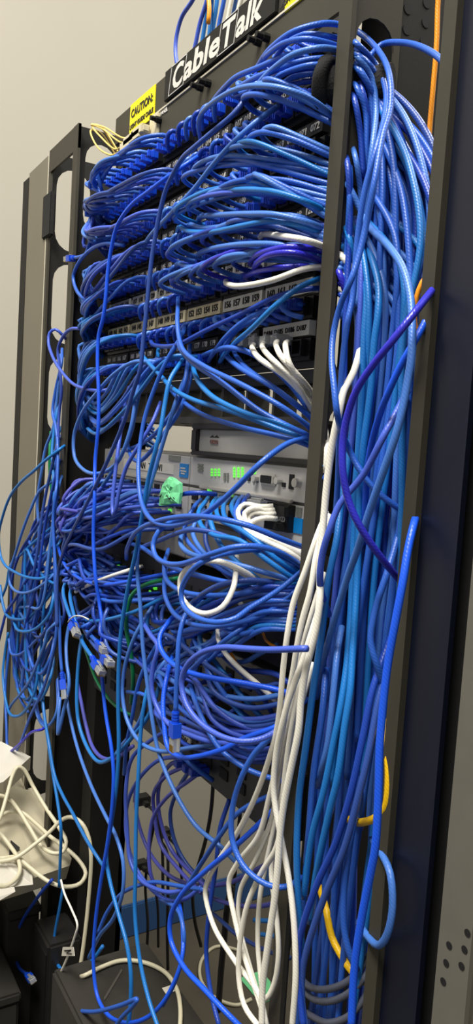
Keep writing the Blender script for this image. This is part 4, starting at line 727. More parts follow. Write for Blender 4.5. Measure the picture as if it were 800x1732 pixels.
# ================================================================ right hand channel, traced
RC = [('u', [750,465,-1.4, 738,482,-3, 720,505,-5, 699,532,-6.4, 664,576,-7.4, 631,617,-7.8, 603,660,-8, 588,702,-8, 580,743,-8, 580,798,-8, 589,845,-7.6, 608,889,-7, 642,940,-5.4, 668,972,-3.6, 690,997,-1.4, 704,1012,.4], 'ultramarine cable crossing the channel front in a big S from the right lip', .0025),
      ('k', [748,490,-1, 737,508,-2.6, 716,551,-4, 699,581,-4.8, 677,620,-5, 655,668,-5, 642,702,-4.6, 630,745,-4, 622,790,-3.4, 618,850,-2.6, 616,920,-1.8], 'bright blue cable under the ultramarine one slanting from the right lip', .0025),
      ('m', [572,300,.6, 590,316,-.4, 612,360,-1.8, 627,386,-3, 660,420,-4, 682,455,-4.6, 694,500,-5, 697,545,-5.4, 696,600,-5.8, 690,640,-6, 681,690,-6.2, 668,740,-6.4, 646,804,-6.4, 624,867,-6.2, 608,920,-6, 588,975,-5.6, 567,1044,-5, 545,1125,-3.6, 534,1180,-2], 'pale blue cable bowing right then left all the way down the channel front', .0026),
      ('v', [690,660,-2, 668,702,-3.8, 646,743,-4.8, 616,801,-5.2, 596,826,-5.6, 575,852,-6.2, 556,900,-6.8, 545,938,-6.8, 541,975,-6.6, 543,1000,-6, 549,1018,-4.6, 556,1040,-3], 'violet blue cable crossing down left to the white bundle', .0025),
      ('k', [722,840,-.8, 708,862,-2.6, 699,890,-4.4, 690,930,-5.2, 682,980,-5.8, 669,1050,-6.2, 657,1116,-6.4, 649,1180,-6.6, 642,1265,-6.8, 640,1340,-6.8, 635,1430,-6.8, 626,1480,-6.8, 613,1545,-6.8, 600,1631,-6.8, 594,1740,-6.8], 'bright blue cable straight down the channel front to the bottom edge', .0027),
      ('m', [628,1420,-2.6, 643,1440,-3.8, 660,1478,-4.6, 664,1530,-4.8, 655,1580,-4.8, 640,1599,-4.6, 622,1584,-4, 606,1560,-3], 'mid blue cable in a round loop against the dark cover near the bottom', .0026),
      ('c', [604,380,0, 620,410,-.8, 630,440,-1.6, 640,481,-2.2, 640,525,-2.6, 633,580,-2.8, 628,650,-2.8, 622,700,-2.8, 614,762,-2.8, 608,850,-2.6, 605,960,-2.6, 600,1050,-3.4, 596,1110,-4, 592,1170,-4.6, 582,1235,-5, 572,1310,-5.2, 558,1370,-5.2, 543,1437,-5, 533,1490,-4.6, 524,1560,-4], 'bright cyan cable down the middle of the channel right of its twin', .0027),
      ('c', [600,400,0, 612,430,-1, 620,495,-1.8, 616,564,-2.2, 613,640,-2.4, 608,730,-2.4, 602,820,-2.4, 598,920,-2.4, 594,1020,-2.8, 588,1110,-3.6, 577,1190,-4.6, 563,1262,-5, 547,1340,-5.2, 530,1403,-5.2, 521,1455,-5, 516,1500,-4.8, 514,1518,-4.6], 'bright cyan cable down the middle of the channel left of its twin', .0027),
      ('t', [606,440,.4, 610,520,-.6, 606,600,-1.2, 604,680,-1.4, 592,760,-2, 578,845,-3, 570,910,-4, 556,978,-4.6, 543,1080,-5, 530,1165,-5.4, 517,1265,-5.6, 506,1346,-5.6, 502,1430,-5.6, 503,1495,-5.4, 508,1566,-5, 512,1620,-4.6], 'teal blue cable running beside the white bundle', .0027),
      ('d', [660,1080,-2, 642,1130,-3.2, 628,1175,-4, 613,1250,-4.6, 592,1346,-5, 566,1430,-5.2, 538,1491,-5.4, 515,1556,-5.6, 505,1602,-5.6, 507,1680,-5.6, 514,1740,-5.6], 'deep blue cable curving left low in the channel', .0027),
      ('n', [668,1090,-1.6, 652,1140,-2.8, 640,1184,-3.6, 622,1280,-4.4, 604,1355,-4.8, 583,1433,-5, 550,1513,-5.2, 521,1599,-5.4, 511,1647,-5.4, 511,1696,-5.4, 518,1745,-5.4], 'navy blue cable curving left low in the channel beside the deep blue one', .0027),
      ('b', [612,1330,-2.6, 600,1380,-3.6, 592,1425,-4.2, 582,1500,-4.2, 582,1570,-4, 592,1615,-3.6, 604,1640,-3], 'blue cable hanging short in the low channel', .0026),
      ('b', [694,740,.6, 690,800,.2, 682,870,-.8, 668,925,-2, 657,962,-3, 634,1035,-4, 627,1086,-4.2, 634,1114,-4, 644,1145,-3.4, 650,1190,-2.4], 'blue cable kinked in the middle of the channel', .0025),
      ('m', [578,1060,-2.6, 570,1110,-4, 565,1160,-4.6, 554,1262,-4.8, 545,1298,-4.6, 538,1330,-3.6], 'mid blue cable left of the cyan twins', .0026),
      ('b', [552,1130,-3, 545,1205,-4.2, 530,1310,-4.6, 523,1400,-4.6, 518,1460,-4], 'blue cable between the teal one and the cyan twins', .0026),
      ('d', [572,262,.6, 588,278,-.6, 592,350,-1.6, 590,420,-2.4, 586,500,-2.6, 583,580,-2.6, 582,660,-2.6], 'deep blue cable just right of the narrow rail', .0025),
      ('b', [574,226,.6, 588,240,-.4, 592,320,-1.2, 588,400,-1.8, 585,470,-2, 580,540,-2], 'blue cable hugging the narrow rail', .0024)]
for col, pts, lb, r in RC: H(col, lb, pts, r=r)
H('y', 'yellow cable bending out behind the bright blue cable low in the channel', [640,1190,-1, 648,1222,-2.6, 655,1265,-3.6, 658,1310,-3.8, 653,1365,-3.8, 640,1381,-3.6, 612,1391,-3.2, 590,1386,-2], r=.0030)
H('y', 'yellow cable peeping between the lowest blue cables', [540,1500,-1.2, 552,1540,-2.2, 561,1584,-2.4, 580,1621,-2.4, 597,1645,-2.4, 618,1660,-2.0, 634,1655,-1.0], r=.0029)
H('o', 'orange cable hanging straight beside the black holed plate', [746,-40,1, 741,0,1, 738,80,1, 728,200,1, 721,300,1, 714,400,1.4, 708,480,1.8], r=.0019)
H('o', 'orange cable bowing out from behind the right lip', [760,420,-1, 743,444,-2.4, 714,478,-3.4, 702,517,-3.6, 703,555,-3.4, 716,580,-2.6, 732,599,-1.2, 742,610,0], r=.0018)
for k, (pts, lb) in enumerate((([500,1640,-2.6, 522,1668,-3, 560,1672,-3, 600,1650,-2.6, 630,1606,-1.6, 650,1560,0], 'dull grey cable coiled low in the channel, upper turn'), ([505,1665,-2.6, 530,1690,-3, 565,1692,-3, 604,1668,-2.6, 632,1630,-1.6, 650,1590,0], 'dull grey cable coiled low in the channel, middle turn'), ([515,1712,-2.6, 555,1730,-3, 596,1714,-2.6, 630,1664,-1.6, 646,1620,0], 'dull grey cable coiled low in the channel, lowest turn'))):
    cable('q', lb, pts, group='grey coiled cables', r=.0027)
# ---- channel fill: hangs behind the traced cables
rnd = random.Random(5)
FILL = []
for k in range(30):
    u = (k + .5) / 30; X = .311 + .084 * u + rnd.uniform(-.004, .004); Y = -.012 + .028 * ((k * 7) % 5) / 4 + rnd.uniform(-.004, .004)
    z0 = rnd.uniform(1.49, 1.54)
    P = [Vector((.280, .006, z0 + .010)), Vector((.304, -.004, z0 + .006)), Vector((.306 + (X - .306) * .30, Y * .5, z0 - .016)), Vector((.306 + (X - .306) * .68, Y * .8, z0 - .055)), Vector((X - .004, Y, z0 - .11))]
    a = rnd.uniform(0, 6); z = z0 - .18
    while z > .66:
        P.append(Vector((X + .008 * math.sin(z * 7 + a), Y - .006 * (1 + math.sin(z * 9 + a)), z))); z -= .07
    FILL.append((X, P, rnd.choice('bbbmmdnnbt')))
FILL.sort(key=lambda f: f[0])
for k, (X, P, col) in enumerate(FILL):
    cable3(P, col, '%s cable hanging at the back of the right channel, %s from the rail' % (BLUENAME[col], ORD[k]), 'cables hanging in the right channel', r=.0026)

# ================================================================ patch cables row by row
rnd = random.Random(3)
ROWNAME = dict(A='topmost port row', B='second port row', C='third port row', D='fourth port row', E='fifth port row', F='sixth port row', G='seventh port row', H='eighth port row')
def boot_at(o, i, r, dark=False, off=0):
    if o is None: HEAP.append((BOOT2 if dark else BOOT, Vector((portx(i), -.006 - off, ROWZ[r])), 'bootb' if dark else 'boot')); return None
    b = obj('plug_boot', BOOT2 if dark else BOOT, None, o); b.location = (portx(i), -.006 - off, ROWZ[r]); return b
def left_cable(r, i, g, sag, col, dive):
    X, z = portx(i), ROWZ[r]
    G = un(g[0], g[1], g[2] / 100)
    P = [Vector((X, -.020, z)), Vector((X - .002, -.032, z + .001)), Vector((X - .014, -.043 - rnd.uniform(0, .006), z - .002 + rnd.uniform(-.001, .001)))]
    yb = -.050 - .0016 * (i % 8) - rnd.uniform(0, .004)
    for t in (.3, .65):
        q = P[2].lerp(G, t); q.z += sag * math.sin(math.pi * t) + rnd.uniform(-.0015, .0015); q.y = yb + .012 * t
        if abs(q.x - X) > .03: P.append(q)
    P += [G + Vector((.012, -.006, .002)), G]
    xr = -.300 + rnd.uniform(-.018, .018)
    P += [Vector((min(G.x, -.262) + (xr + .30) * .3 - .006, -.012, G.z - .012)), Vector((xr, .026 + rnd.uniform(0, .02), G.z - .022)), Vector((xr + rnd.uniform(-.006, .006), .07, G.z - dive * .7)), Vector((xr, .10, G.z - dive))]
    o = cable3(P, col, '%s cable swept left from the %s port of the %s' % (BLUENAME[col], ORD[i], ROWNAME[r]), 'patch cables swept left from the panels')
    boot_at(o, i, r, r in 'CDEF'); return o
def right_cable(r, i, y, col, rise, far):
    X, z = portx(i), ROWZ[r]
    xr = 594 - .0765 * y
    R1 = un(xr, y, -.018); R2 = un(xr + 26, y + 8, -.006)
    P = [Vector((X, -.020, z)), Vector((X - .003, -.034, z + .001)), Vector((X + .008, -.052 - rnd.uniform(0, .012), z + .003 + rise))]
    for t in (.35, .7):
        q = P[2].lerp(R1, t); q.y -= .016 * math.sin(math.pi * t) + rnd.uniform(0, .006); q.z += .008 * math.sin(math.pi * t) + rnd.uniform(-.002, .002)
        if R1.x - X > .05: P.append(q)
    Xc = .312 + .07 * far; Yc = rnd.uniform(-.02, .012)
    P += [R1, R2, Vector((max(.307, R2.x + .006), (R2.y + Yc) / 2, R2.z - .022)), Vector((Xc, Yc, R2.z - .075)), Vector((Xc + .003, Yc, R2.z - .16)), Vector((Xc - .004, Yc, R2.z - .30)), Vector((Xc, Yc, R2.z - .45))]
    o = cable3(P, col, '%s cable swept right from the %s port of the %s' % (BLUENAME[col], ORD[i], ROWNAME[r]), 'patch cables swept right from the panels')
    boot_at(o, i, r, True); return o
J = lambda s: rnd.uniform(-s, s)
def pick(s): return rnd.choice(s)
def fan(r, n, gx, dx, gy, dy, sag, dsag, cols, dive, gz=-3.2):
    for i in range(n): left_cable(r, i, (gx + dx * i + J(2.5), gy + dy * i + J(3), gz + J(.5)), sag + dsag * i, cols[(i * 3 + int(J(1.6))) % len(cols)], dive)
fan('A', 11, 174, -.8, 334, -.8, -.004, .0011, 'bbmbdb', .05)
fan('B', 12, 164, -1.6, 340, 1.6, .000, -.0004, 'bmvnbm', .05)
STUFF[0] = True
fan('C', 11, 158, -.8, 372, 2.6, -.003, -.0006, 'vmnvmb', .05)
fan('D', 11, 158, -1.2, 496, 2.6, -.004, -.0003, 'nmmvbn', .05)
fan('E', 9, 152, -.6, 534, 1.8, -.003, -.0002, 'mmbdvb', .05)
fan('F', 8, 150, -.6, 560, 2.4, -.002, -.0003, 'tmmcnm', .05)
fan('G', 8, 150, -1.4, 655, 5.0, .004, .0012, 'mnmtmn', .05)
STUFF[0] = False
fan('H', 8, 148, -1.4, 704, 3.6, .002, .0008, 'mmdctm', .05)
for k, i in enumerate((8, 9, 10, 11, 12, 13, 14, 15)): left_cable('H', i, (156 + J(6), 676 + 7 * k + J(4), -3.4), -.022 - .002 * k, 'mtmcnbmt'[k], .05)
spec = dict(B=[(20, 215), (21, 205), (22, 198)], C=[(15, 300), (16, 292), (17, 315), (19, 283), (20, 302), (21, 270), (22, 262)],
            D=[(14, 334), (15, 322), (16, 345), (17, 352), (18, 338), (19, 330), (20, 362), (21, 356), (22, 374)],
            E=[(13, 388), (14, 398), (15, 394), (16, 404), (17, 384), (18, 410), (19, 400), (20, 416), (21, 408)],
            F=[(13, 440), (14, 432), (15, 450), (16, 446), (17, 436), (18, 428), (19, 456), (20, 448)])
colr = dict(B='bmb', C='bmbmcbm', D='mcmvmbcbm', E='vmmdvmbnm', F='mvmbmumd')
for r in 'BCDEF':
    for k, (i, y) in enumerate(spec[r]): right_cable(r, i, y, colr[r][k], 0, (k * 5 % 7) / 7)
STUFF[0] = True
for r, i in [(r, i) for r in 'ABCDEF' for i in range(8, 24)] + [('G', i) for i in range(8, 24)]:      # boots whose cables run into the heap
    used = (r == 'A' and i < 11) or (r == 'B' and i < 12) or (r == 'C' and i < 11) or (r == 'D' and i < 11) or (r == 'E' and i < 9) or (r == 'F' and i < 8) or i in [s[0] for s in spec.get(r, [])]
    if used or (r, i) in (('C', 23), ('D', 23), ('E', 22), ('E', 23), ('F', 21), ('F', 22), ('F', 23)) : continue
    X, z = portx(i), ROWZ[r]; col = pick('bbdm'); s = -1 if i < 17 else 1
    o = cable3([Vector((X, -.020, z)), Vector((X, -.030, z)), Vector((X + s * .004, -.033, z - .004)), Vector((X + s * .011, -.030, z - .010)), Vector((X + s * .022, -.022, z - .014))], col,
               '%s cable end booted into the %s port of the %s' % (BLUENAME[col], ORD[i], ROWNAME[r]), 'booted cable ends in the panels'); boot_at(o, i, r, r in 'BCDEFG')
STUFF[0] = False
# two white cables and ultramarine ones at the rail
H('w', 'white cable crossing the panel end behind the rail above the ultramarine pair', [438,406,-1, 447,396,-4, 480,400,-5.2, 515,406,-5, 540,414,-3.4, 556,424,-1.6, 580,436,-.6, 596,460,0, 600,520,0], r=.0027)
H('w', 'white cable bowing up from the clear plug to the rail above label 160', [382,474,-2, 384,480,-5, 400,484,-6, 430,481,-6.2, 470,471,-6, 510,456,-4.6, 545,452,-2.4, 562,456,-1.2, 584,470,-.2, 592,520,.4], r=.0026)
H('u', 'ultramarine cable looped flat beside the rail', [440,452,-1.4, 424,446,-4, 428,436,-5.4, 455,424,-6, 490,418,-5.6, 525,420,-4, 550,428,-2, 572,440,-.6, 588,480,.4], r=.0027)
H('u', 'second ultramarine cable looped flat just beneath the other', [450,462,-1.4, 432,458,-4, 434,446,-5.6, 460,430,-6.2, 500,428,-5.4, 530,436,-3.6, 552,446,-1.8, 574,462,-.4, 586,500,.6], r=.0026)
H('u', 'third ultramarine cable below the flat loops', [424,474,-1.4, 415,468,-4, 440,458,-5.2, 480,452,-4.8, 520,450,-3.2, 552,458,-1.2, 576,480,.2], r=.0024)
H('c', 'cyan cable with the longest reach across the third row', [322,336,-1.6, 326,330,-4.6, 345,325,-5.6, 400,321,-6.2, 460,324,-6, 515,340,-4.6, 548,356,-2.4, 568,370,-1, 590,400,0, 600,470,.2], r=.0025)
H('c', 'cyan cable with a round end lowest across the fourth row', [300,396,-1.4, 304,384,-4.4, 322,392,-5.8, 360,392,-6.2, 410,382,-6.4, 460,374,-5.8, 510,382,-4.4, 548,396,-2, 570,408,-.8, 592,440,.2, 602,500,.4], r=.0025)
H('m', 'mid blue cable lying just above the round ended cyan one', [316,386,-1.4, 322,380,-4.2, 345,386,-5.4, 390,380,-5.8, 440,366,-5.6, 500,366,-4.2, 548,382,-1.8, 574,398,-.4, 594,440,.6], r=.0025)
H('m', 'mid blue cable with its round end above the cyan cable ends', [336,374,-1.2, 340,366,-4.4, 370,364,-6, 420,362,-6.4, 470,364,-6, 520,376,-4.2, 552,390,-1.8, 576,404,-.4, 596,450,.6], r=.0026)
H('m', 'mid blue cable starting at the round end on the fifth row', [296,454,-1.4, 302,446,-4.2, 322,452,-5.6, 360,446,-6, 400,436,-6, 440,424,-5.6, 480,416,-4.6, 530,416,-2.6, 556,424,-1, 580,446,.2], r=.0026)
H('m', 'mid blue cable in a broad hump over the fifth row', [332,436,-1.4, 342,426,-4.6, 372,418,-6, 420,413,-6.2, 470,414,-5.4, 520,424,-3.6, 552,434,-1.4, 576,456,0], r=.0026)

# ================================================================ dense bundles left of the grey switch
def bundle(n, xs, z, gx, gy, cols, what, curl, seed):
    rnd2 = random.Random(seed)
    for k in range(n):
        X = xs[0] + (xs[1] - xs[0]) * (k + .5) / n; zz = z[k % len(z)] + rnd2.uniform(-.003, .003)
        g = un(gx + rnd2.uniform(-10, 12), gy + rnd2.uniform(-24, 24), -.052 - rnd2.uniform(0, .012)); col = rnd2.choice(cols)
        P = [Vector((X, -.004, zz)), Vector((X, -.022, zz)), Vector((X - .012, -.036 - rnd2.uniform(0, .012), zz - .003))]
        for t in (.33, .66):
            q = P[2].lerp(g, t); q.z += rnd2.uniform(-.009, .006) - .006; q.y = -.045 - rnd2.uniform(0, .028); P.append(q)
        c = curl * rnd2.uniform(.6, 1.2)
        P += [g, g + Vector((-.010, .010, -.010 * c)), g + Vector((-.006, .020, -.024 * c)), g + Vector((.016, .022, -.030 * c)), g + Vector((.05, .020, -.026 * c)), g + Vector((.09, .024, -.03 * c))]
        was = STUFF[0]; STUFF[0] = was or (seed == 1 and k % 2 == 1)
        cable3(P, col, '%s cable %s from the left in the %s' % (BLUENAME[col], ORD[k], what), 'dense cables left of the switches')
        STUFF[0] = was
bundle(24, (-.225, .015), (1.1925, 1.1785), 106, 885, 'vvvpmdb', 'lower left module with the mint tape', 1.0, 1)
STUFF[0] = True
bundle(18, (-.215, .0), (1.1700, 1.1500), 112, 915, 'pvdnb', 'grey blank plates below the mint tape', 1.0, 2)
bundle(20, (-.21, .02), (1.085, 1.070), 128, 968, 'nndbd', 'dark switch with the green light', .9, 3)
bundle(16, (-.19, .02), (1.018, 1.002), 172, 1022, 'nnndb', 'half buried grey switch', .8, 4)
rb = random.Random(9)
for k in range(14):                       # cables crossing in the middle, from the dark switch to the rail
    X = .04 + .012 * k; z = rb.choice((1.085, 1.070)); col = rb.choice('bbdmtn'); y = 965 + k * 6
    P = [Vector((X, -.003, z)), Vector((X - .004, -.024, z)), Vector((X - .02, -.036 - rb.uniform(0, .012), z - .012)), Vector((X - .015, -.044, z - .03)), un(430 + rb.uniform(-20, 20), y + 22, -.042), un(490, y + 22, -.026), un(520, y + 22, -.008), un(545, y + 44, 0)]
    cable3(P, col, '%s cable from the %s port right of the green light running to the rail' % (BLUENAME[col], ORD[k]), 'cables crossing the middle of the rack')
for k in range(14):                       # slack dropping out of the grey switch
    X = -.02 + .016 * k; z = rb.choice((1.018, 1.002)); col = rb.choice('bdmnvt'); y = 1180 + rb.uniform(-60, 70)
    P = [Vector((X, -.003, z)), Vector((X, -.022, z)), Vector((X - .02, -.036, z - .016)), un(290 + rb.uniform(-30, 60), y - 60 + k * 4, -.05), un(330 + rb.uniform(-30, 50), y + k * 3, -.05), un(420, y + 30 + k * 3, -.034), un(490, y + 20 + k * 3, -.012)]
    cable3(P, col, '%s cable drooping from the %s port of the half buried grey switch' % (BLUENAME[col], ORD[k]), 'cables drooping under the middle loops')
# dark vertical runs in the recess beside the left post
for k in range(8):
    x = -.320 + .0065 * k; col = 'ndnb'[k % 4]
    cable3([Vector((x, .035, 1.66 - .02 * k)), Vector((x + .002, .04, 1.5)), Vector((x - .002, .04, 1.36)), Vector((x + .003, .042, 1.22)), Vector((x, .04, 1.05)), Vector((x + .002, .04, .9 + .02 * k))], col, '%s cable running straight down the dark recess, %s from the left' % (BLUENAME[col], ORD[k]), 'cables in the dark recess')
STUFF[0] = False
# ================================================================ cables rising behind the sign
UPC = [('v', [300,112,1.2, 297,90,1.2, 298,65,1.2, 307,30,1.2, 326,0,1.2, 340,-30,1.2], 'violet blue cable looping left of the sign'), ('v', [326,95,1.6, 330,78,1.6, 338,40,1.6, 350,0,1.6, 354,-30,1.6], 'violet blue cable rising behind the sign'),
       ('t', [338,90,2, 342,70,2, 348,34,2, 357,0,2, 360,-30,2], 'teal cable rising behind the sign, left one'), ('c', [350,84,2.2, 354,60,2.2, 357,20,2.2, 360,-30,2.2], 'cyan cable rising behind the sign'), ('c', [358,76,2.6, 360,50,2.6, 366,10,2.6, 370,-30,2.6], 'second cyan cable rising behind the sign'),
       ('b', [368,70,2.2, 370,45,2.2, 378,5,2.2, 384,-30,2.2], 'blue cable rising behind the sign'), ('w', [380,64,2, 384,40,2, 392,0,2, 398,-30,2], 'white cable rising behind the sign, left one'), ('m', [388,56,2.6, 392,30,2.6, 400,-5,2.6, 406,-30,2.6], 'mid blue cable rising between two white ones'),
       ('w', [398,48,2, 402,24,2, 408,0,2, 414,-30,2], 'white cable rising behind the sign, right one'), ('o', [352,40,1.4, 354,18,1.4, 353,0,1.4, 350,-30,1.4], 'orange cable rising behind the sign')]
for col, pts, lb in UPC: H(col, lb, pts, r=.0026)
# top left loose plug
H('b', 'blue cable sticking out left through the post with a loose clear plug', [178,380,-3, 160,392,-4.4, 151,412,-4.6, 146,428,-4.6, 136,434,-4.6, 126,436,-4.6], plug='end')
H('b', 'blue cable bending down the black post from the fourth row bundle', [210,415,-4, 178,412,-5, 150,425,-5.2, 132,446,-5.4, 124,468,-5.4, 130,492,-5.4, 146,508,-5, 160,514,-3.6])

# ================================================================ mint tape
tp = un(288, 832, -.050); bm = bmesh.new()
prof = [(-.0255, -.016), (-.0235, -.002), (-.0205, .006), (-.012, .0125), (-.004, .0165), (.005, .0155), (.012, .0135), (.021, .0115), (.0225, .002), (.0205, -.0095), (.010, -.0100), (.0, -.0115), (-.012, -.0145)]
n = len(prof); rings = []
for lv, (s_, dy) in enumerate(((1.0, .003), (1.0, .0), (.86, -.0012), (.5, -.0026), (.15, -.0018))):
    rings.append([bm.verts.new((tp.x + a * s_, tp.y + dy + (.0009 * math.sin(i * 2.3 + lv) if lv > 1 else 0), tp.z + (b - .001) * s_)) for i, (a, b) in enumerate(prof)])
for A_, B_ in zip(rings, rings[1:]):
    for i in range(n): bm.faces.new((A_[i], A_[(i + 1) % n], B_[(i + 1) % n], B_[i]))
bm.faces.new(rings[0]); bm.faces.new(rings[-1])
tpm = tag(obj('tape_flag', bm_mesh(bm), 'tape'), 'mint green masking tape flag folded over a blue cable at the switch', 'tape')
scr = [Vector((tp.x + a, tp.y - .0022, tp.z + b)) for a, b in ((-.020, -.007), (-.014, -.004), (-.009, -.009), (-.003, -.004), (.003, -.007), (.009, -.003), (.015, -.006))]
obj('pen_scrawl', tube(catmull(scr, .002), .0007, 5), 'ink', tpm)
H('d', 'deep blue cable leaving the mint tape with a printed sleeve', [262,848,-3.6, 275,842,-4.2, 300,838,-4.2, 322,834,-4, 345,834,-3, 366,836,-1.6])
# ================================================================ power strip, adapters and beige leads at the lower left
def slab(name, corners, vec, mt, parent=None): return obj(name, prism(corners, vec), mt, parent)
def D(px, py, t): return und(px, py, t)
st = thing('power_strip', 'yellowed white power strip heaped with beige leads at the lower left', 'power strip', tuple(D(60, 1440, 1.16)))
top = [D(-60, 1330, 1.30), D(8, 1290, 1.34), D(42, 1300, 1.34), D(78, 1368, 1.27), D(112, 1434, 1.20), D(121, 1452, 1.18), D(118, 1464, 1.17), D(60, 1484, 1.13), D(-60, 1520, 1.04)]
nrm = ((top[4] - top[1]).cross(top[7] - top[1])).normalized()
if nrm.z > 0: nrm = -nrm
slab('body', top, nrm * .026, 'strip', st)
sm = [D(46, 1316, 1.325), D(54, 1328, 1.315), D(104, 1420, 1.215), D(108, 1434, 1.203), D(98, 1424, 1.21), D(80, 1380, 1.255)]
slab('yellowed_seam', [v - nrm * .0012 for v in sm], nrm * .001, 'brown', st)
oc = [D(-20, 1410, 1.19), D(4, 1412, 1.19), D(33, 1436, 1.165), D(16, 1452, 1.145), D(-20, 1462, 1.13)]
slab('outlet', [v - nrm * .003 for v in oc], nrm * .003, 'dev', st)
ad = thing('power_adapter', 'small white power adapter box lying on the strip at the left edge', 'adapter', tuple(D(20, 1280, 1.25)))
at = [D(-40, 1262, 1.24), D(2, 1254, 1.25), D(52, 1280, 1.24), D(6, 1322, 1.19), D(-40, 1340, 1.16)]
na = ((at[2] - at[0]).cross(at[3] - at[0])).normalized()
if na.z > 0: na = -na
slab('case', at, na * .030, 'paper', ad)
mk = [D(10, 1290, 1.228), D(15, 1289, 1.228), D(20, 1292, 1.226), D(19, 1295, 1.224), D(13, 1295, 1.224)]
obj('moulded_mark', tube(catmull([v - na * .0006 for v in mk], .002), .0008, 5), 'ink', ad)
pg = tag(slab('paper_sheet', [D(-40, 1436, 1.142), D(-10, 1444, 1.136), D(54, 1476, 1.128), D(56, 1496, 1.10), D(-40, 1508, 1.06)], nrm * .0008, 'paper'), 'creased white paper sheet tucked under the strip edge', 'paper', 'white papers')
pg2 = tag(slab('paper_sheet', [D(-40, 1496, 1.072), D(24, 1500, 1.08), D(26, 1508, 1.07), D(-2, 1524, 1.05), D(-40, 1530, 1.03)], nrm * .0008, 'paper'), 'lowest white paper scrap at the left edge', 'paper', 'white papers')
def lead(lb, pts, col='e', r=.0030, grp='beige leads on the power strip'): return cable3([D(pts[i], pts[i + 1], pts[i + 2]) for i in range(0, len(pts), 3)], col, lb, grp, r=r, name='beige_lead')
lead('beige lead folded tall over the white adapter and round the strip end', [-8,1400,1.15, 2,1378,1.16, 12,1344,1.18, 22,1310,1.20, 30,1297,1.205, 40,1301,1.21, 56,1330,1.21, 76,1364,1.19, 100,1400,1.165, 112,1424,1.15, 107,1440,1.145, 90,1443,1.14, 70,1431,1.15, 50,1400,1.17, 30,1368,1.19, 14,1350,1.19, -8,1344,1.18])
lead('beige lead looping beyond the strip end at the lower right', [-8,1384,1.18, 16,1373,1.20, 36,1374,1.205, 60,1392,1.19, 84,1414,1.17, 112,1435,1.15, 134,1456,1.14, 145,1477,1.13, 136,1494,1.12, 112,1500,1.11, 84,1492,1.105, 50,1467,1.12, 28,1450,1.13, 0,1452,1.12])
lead('long beige lead climbing over the strip then down to the grey case and away', [-8,1458,1.11, 26,1451,1.12, 60,1427,1.135, 84,1407,1.145, 104,1387,1.145, 120,1382,1.14, 138,1392,1.13, 150,1416,1.125, 154,1450,1.12, 149,1530,1.12, 141,1600,1.12, 135,1640,1.12])
lead('beige lead curving down over the papers', [-8,1402,1.15, 6,1416,1.15, 18,1432,1.14, 30,1451,1.125, 34,1471,1.11, 24,1490,1.085, 8,1498,1.075, -8,1496,1.07])
P = [D(135, 1640, 1.12)] + [unz(x, y, BOXTOP + .004) for x, y in ((143, 1650), (169, 1637), (204, 1625), (240, 1627), (277, 1643), (298, 1671), (305, 1706), (304, 1745))]
cable3(P, 'e', 'cream cable curving across the dusty grey case top', 'beige leads on the power strip', r=.0028, name='beige_lead')
cable3([unz(x, y, .004) for x, y in ((412, 1612), (402, 1607), (366, 1601), (342, 1622), (339, 1655), (360, 1685), (399, 1700), (425, 1690))], 'e', 'thin cream cable ring lying on the floor behind the white leads', 'cream floor cables', r=.004, name='beige_lead')
# thin white lead with a tag
cable3([un(x, y, t) for x, y, t in ((103, 1488, -.075), (109, 1511, -.075), (122, 1540, -.075), (131, 1564, -.075), (127, 1582, -.075), (112, 1624, -.075), (96, 1659, -.075))], 'w', 'thin white lead dangling by the dark box below the strip', 'thin white leads', r=.0014, name='thin_lead')
tg = thing('cable_tag', 'small white tag on the thin white lead below the strip', 'tag', tuple(un(114, 1610, -.078)))
pr = [un(106, 1602, -.078), un(124, 1602, -.078), un(126, 1617, -.078), un(104, 1617, -.078)]; slab('card', pr, (0, .0006, 0), 'paper', tg)
obj('pen_mark', tube([un(109, 1608, -.0785), un(120, 1607, -.0785), un(112, 1612, -.0785), un(121, 1613, -.0785)], .0007, 5), 'ink', tg)
# low cabinet, dark boxes
zt = D(30, 1500, 1.16).z - .045
obj('body', boxes((-.56, -.345, -.175, -.11, 0, zt), bevel=.003), 'rack', cbn); obj('door_panel', boxes((-.54, -.36, -.178, -.175, .05, zt - .02), bevel=.001), 'dev', cbn); cbn.location = (-.45, -.14, 0); WLOC[cbn.name] = Vector(cbn.location)
for ch in cbn.children: ch.matrix_parent_inverse = Matrix.Translation(-Vector(cbn.location))
g1 = thing('storage_box', 'tall dull grey box standing left of the black battery box', 'box', (-.38, -.06, 0), 'boxes at the lower left'); obj('carton', boxes((-.43, -.333, -.085, -.037, 0, .50), bevel=.003), 'card', g1); obj('lid', boxes((-.432, -.331, -.087, -.036, .50, .515), bevel=.002), 'card', g1)
g3 = thing('storage_box', 'low grey box at the lower left corner below the blue plug', 'box', (-.3, -.11, 0), 'boxes at the lower left'); obj('carton', boxes((-.40, -.245, -.16, -.09, 0, .43), bevel=.004), 'card', g3); obj('lid', boxes((-.402, -.243, -.162, -.088, .43, .445), bevel=.003), 'card', g3)
g2 = thing('battery_unit', 'black battery backup box behind the small white tag', 'battery backup', (-.28, -.025, 0)); obj('case', boxes((-.314, -.240, -.052, .0, 0, .505), bevel=.004), 'dev', g2); obj('face', boxes((-.31, -.244, -.054, -.052, .02, .49), bevel=.0008), 'rack', g2)
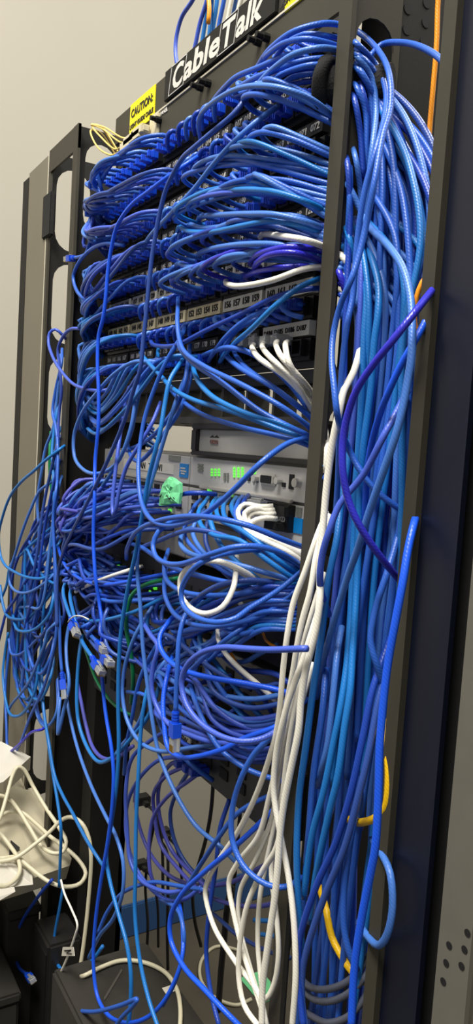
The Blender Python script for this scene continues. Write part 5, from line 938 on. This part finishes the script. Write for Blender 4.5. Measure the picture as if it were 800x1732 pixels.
H('d', 'deep blue cable hanging by the black cabinet with a plug above the low grey box', [88,1488,-5.6, 62,1520,-6.4, 32,1570,-6.8, 23,1606,-7, 31,1634,-7, 45,1648,-7], plug='end')
b1 = unz(350, 1650, .01); tag(obj('green_scrap', boxes((0, .09, 0, .06, 0, .001), (.09, .094, .0, .06, 0, .004), bevel=.0003), 'tape'), 'pale green plastic scrap on the floor behind the white leads', 'scrap').location = unz(405, 1655, 0) + Vector((0, 0, .0006))

# ================================================================ the uncounted rest: booted ends and slack deep in the heap
names = []; bm = bmesh.new()
for me, off, mt in HEAP:
    if mt not in names: names.append(mt)
    k = names.index(mt); n0 = len(bm.faces); v0 = len(bm.verts); bm.from_mesh(me); bm.faces.ensure_lookup_table(); bm.verts.ensure_lookup_table()
    for f in bm.faces[n0:]: f.material_index = k
    if off.length:
        for v in bm.verts[v0:]: v.co += off
me = bpy.data.meshes.new('m'); bm.to_mesh(me); bm.free()
for n in names: me.materials.append(M[n])
hp = tag(obj('cable_heap', me, None), 'heap of booted blue cable ends and slack pressed against the panels and switches', 'cables'); hp['kind'] = 'stuff'
print('CABLES', NC[0], 'HEAP', len(HEAP))
def area(name, loc, rot, sx, sy, power, color):
    l = bpy.data.lights.new(name, 'AREA'); l.shape = 'RECTANGLE'; l.size = sx; l.size_y = sy; l.energy = power; l.color = color
    o = bpy.data.objects.new(name, l); COL.objects.link(o); o.location = loc; o.rotation_euler = rot; return o
for x, y, e in ((.75, -1.05, 122), (-.05, -.75, 20), (.6, 1.1, 60)):  # the rearmost is added as back lighting behind the rack
    area('ceiling_and_fill_lamp', (x, y, 3.3), (0, 0, 0), 1.3, .6, e, (1, .965, .90))
w = bpy.data.worlds.new('world'); w.use_nodes = True; scene.world = w
w.node_tree.nodes['Background'].inputs['Color'].default_value = (1, .98, .94, 1); w.node_tree.nodes['Background'].inputs['Strength'].default_value = .36
vs = scene.view_settings; vs.view_transform = 'Standard'; vs.look = 'None'; vs.exposure = 0; vs.gamma = 1; vs.use_curve_mapping = False
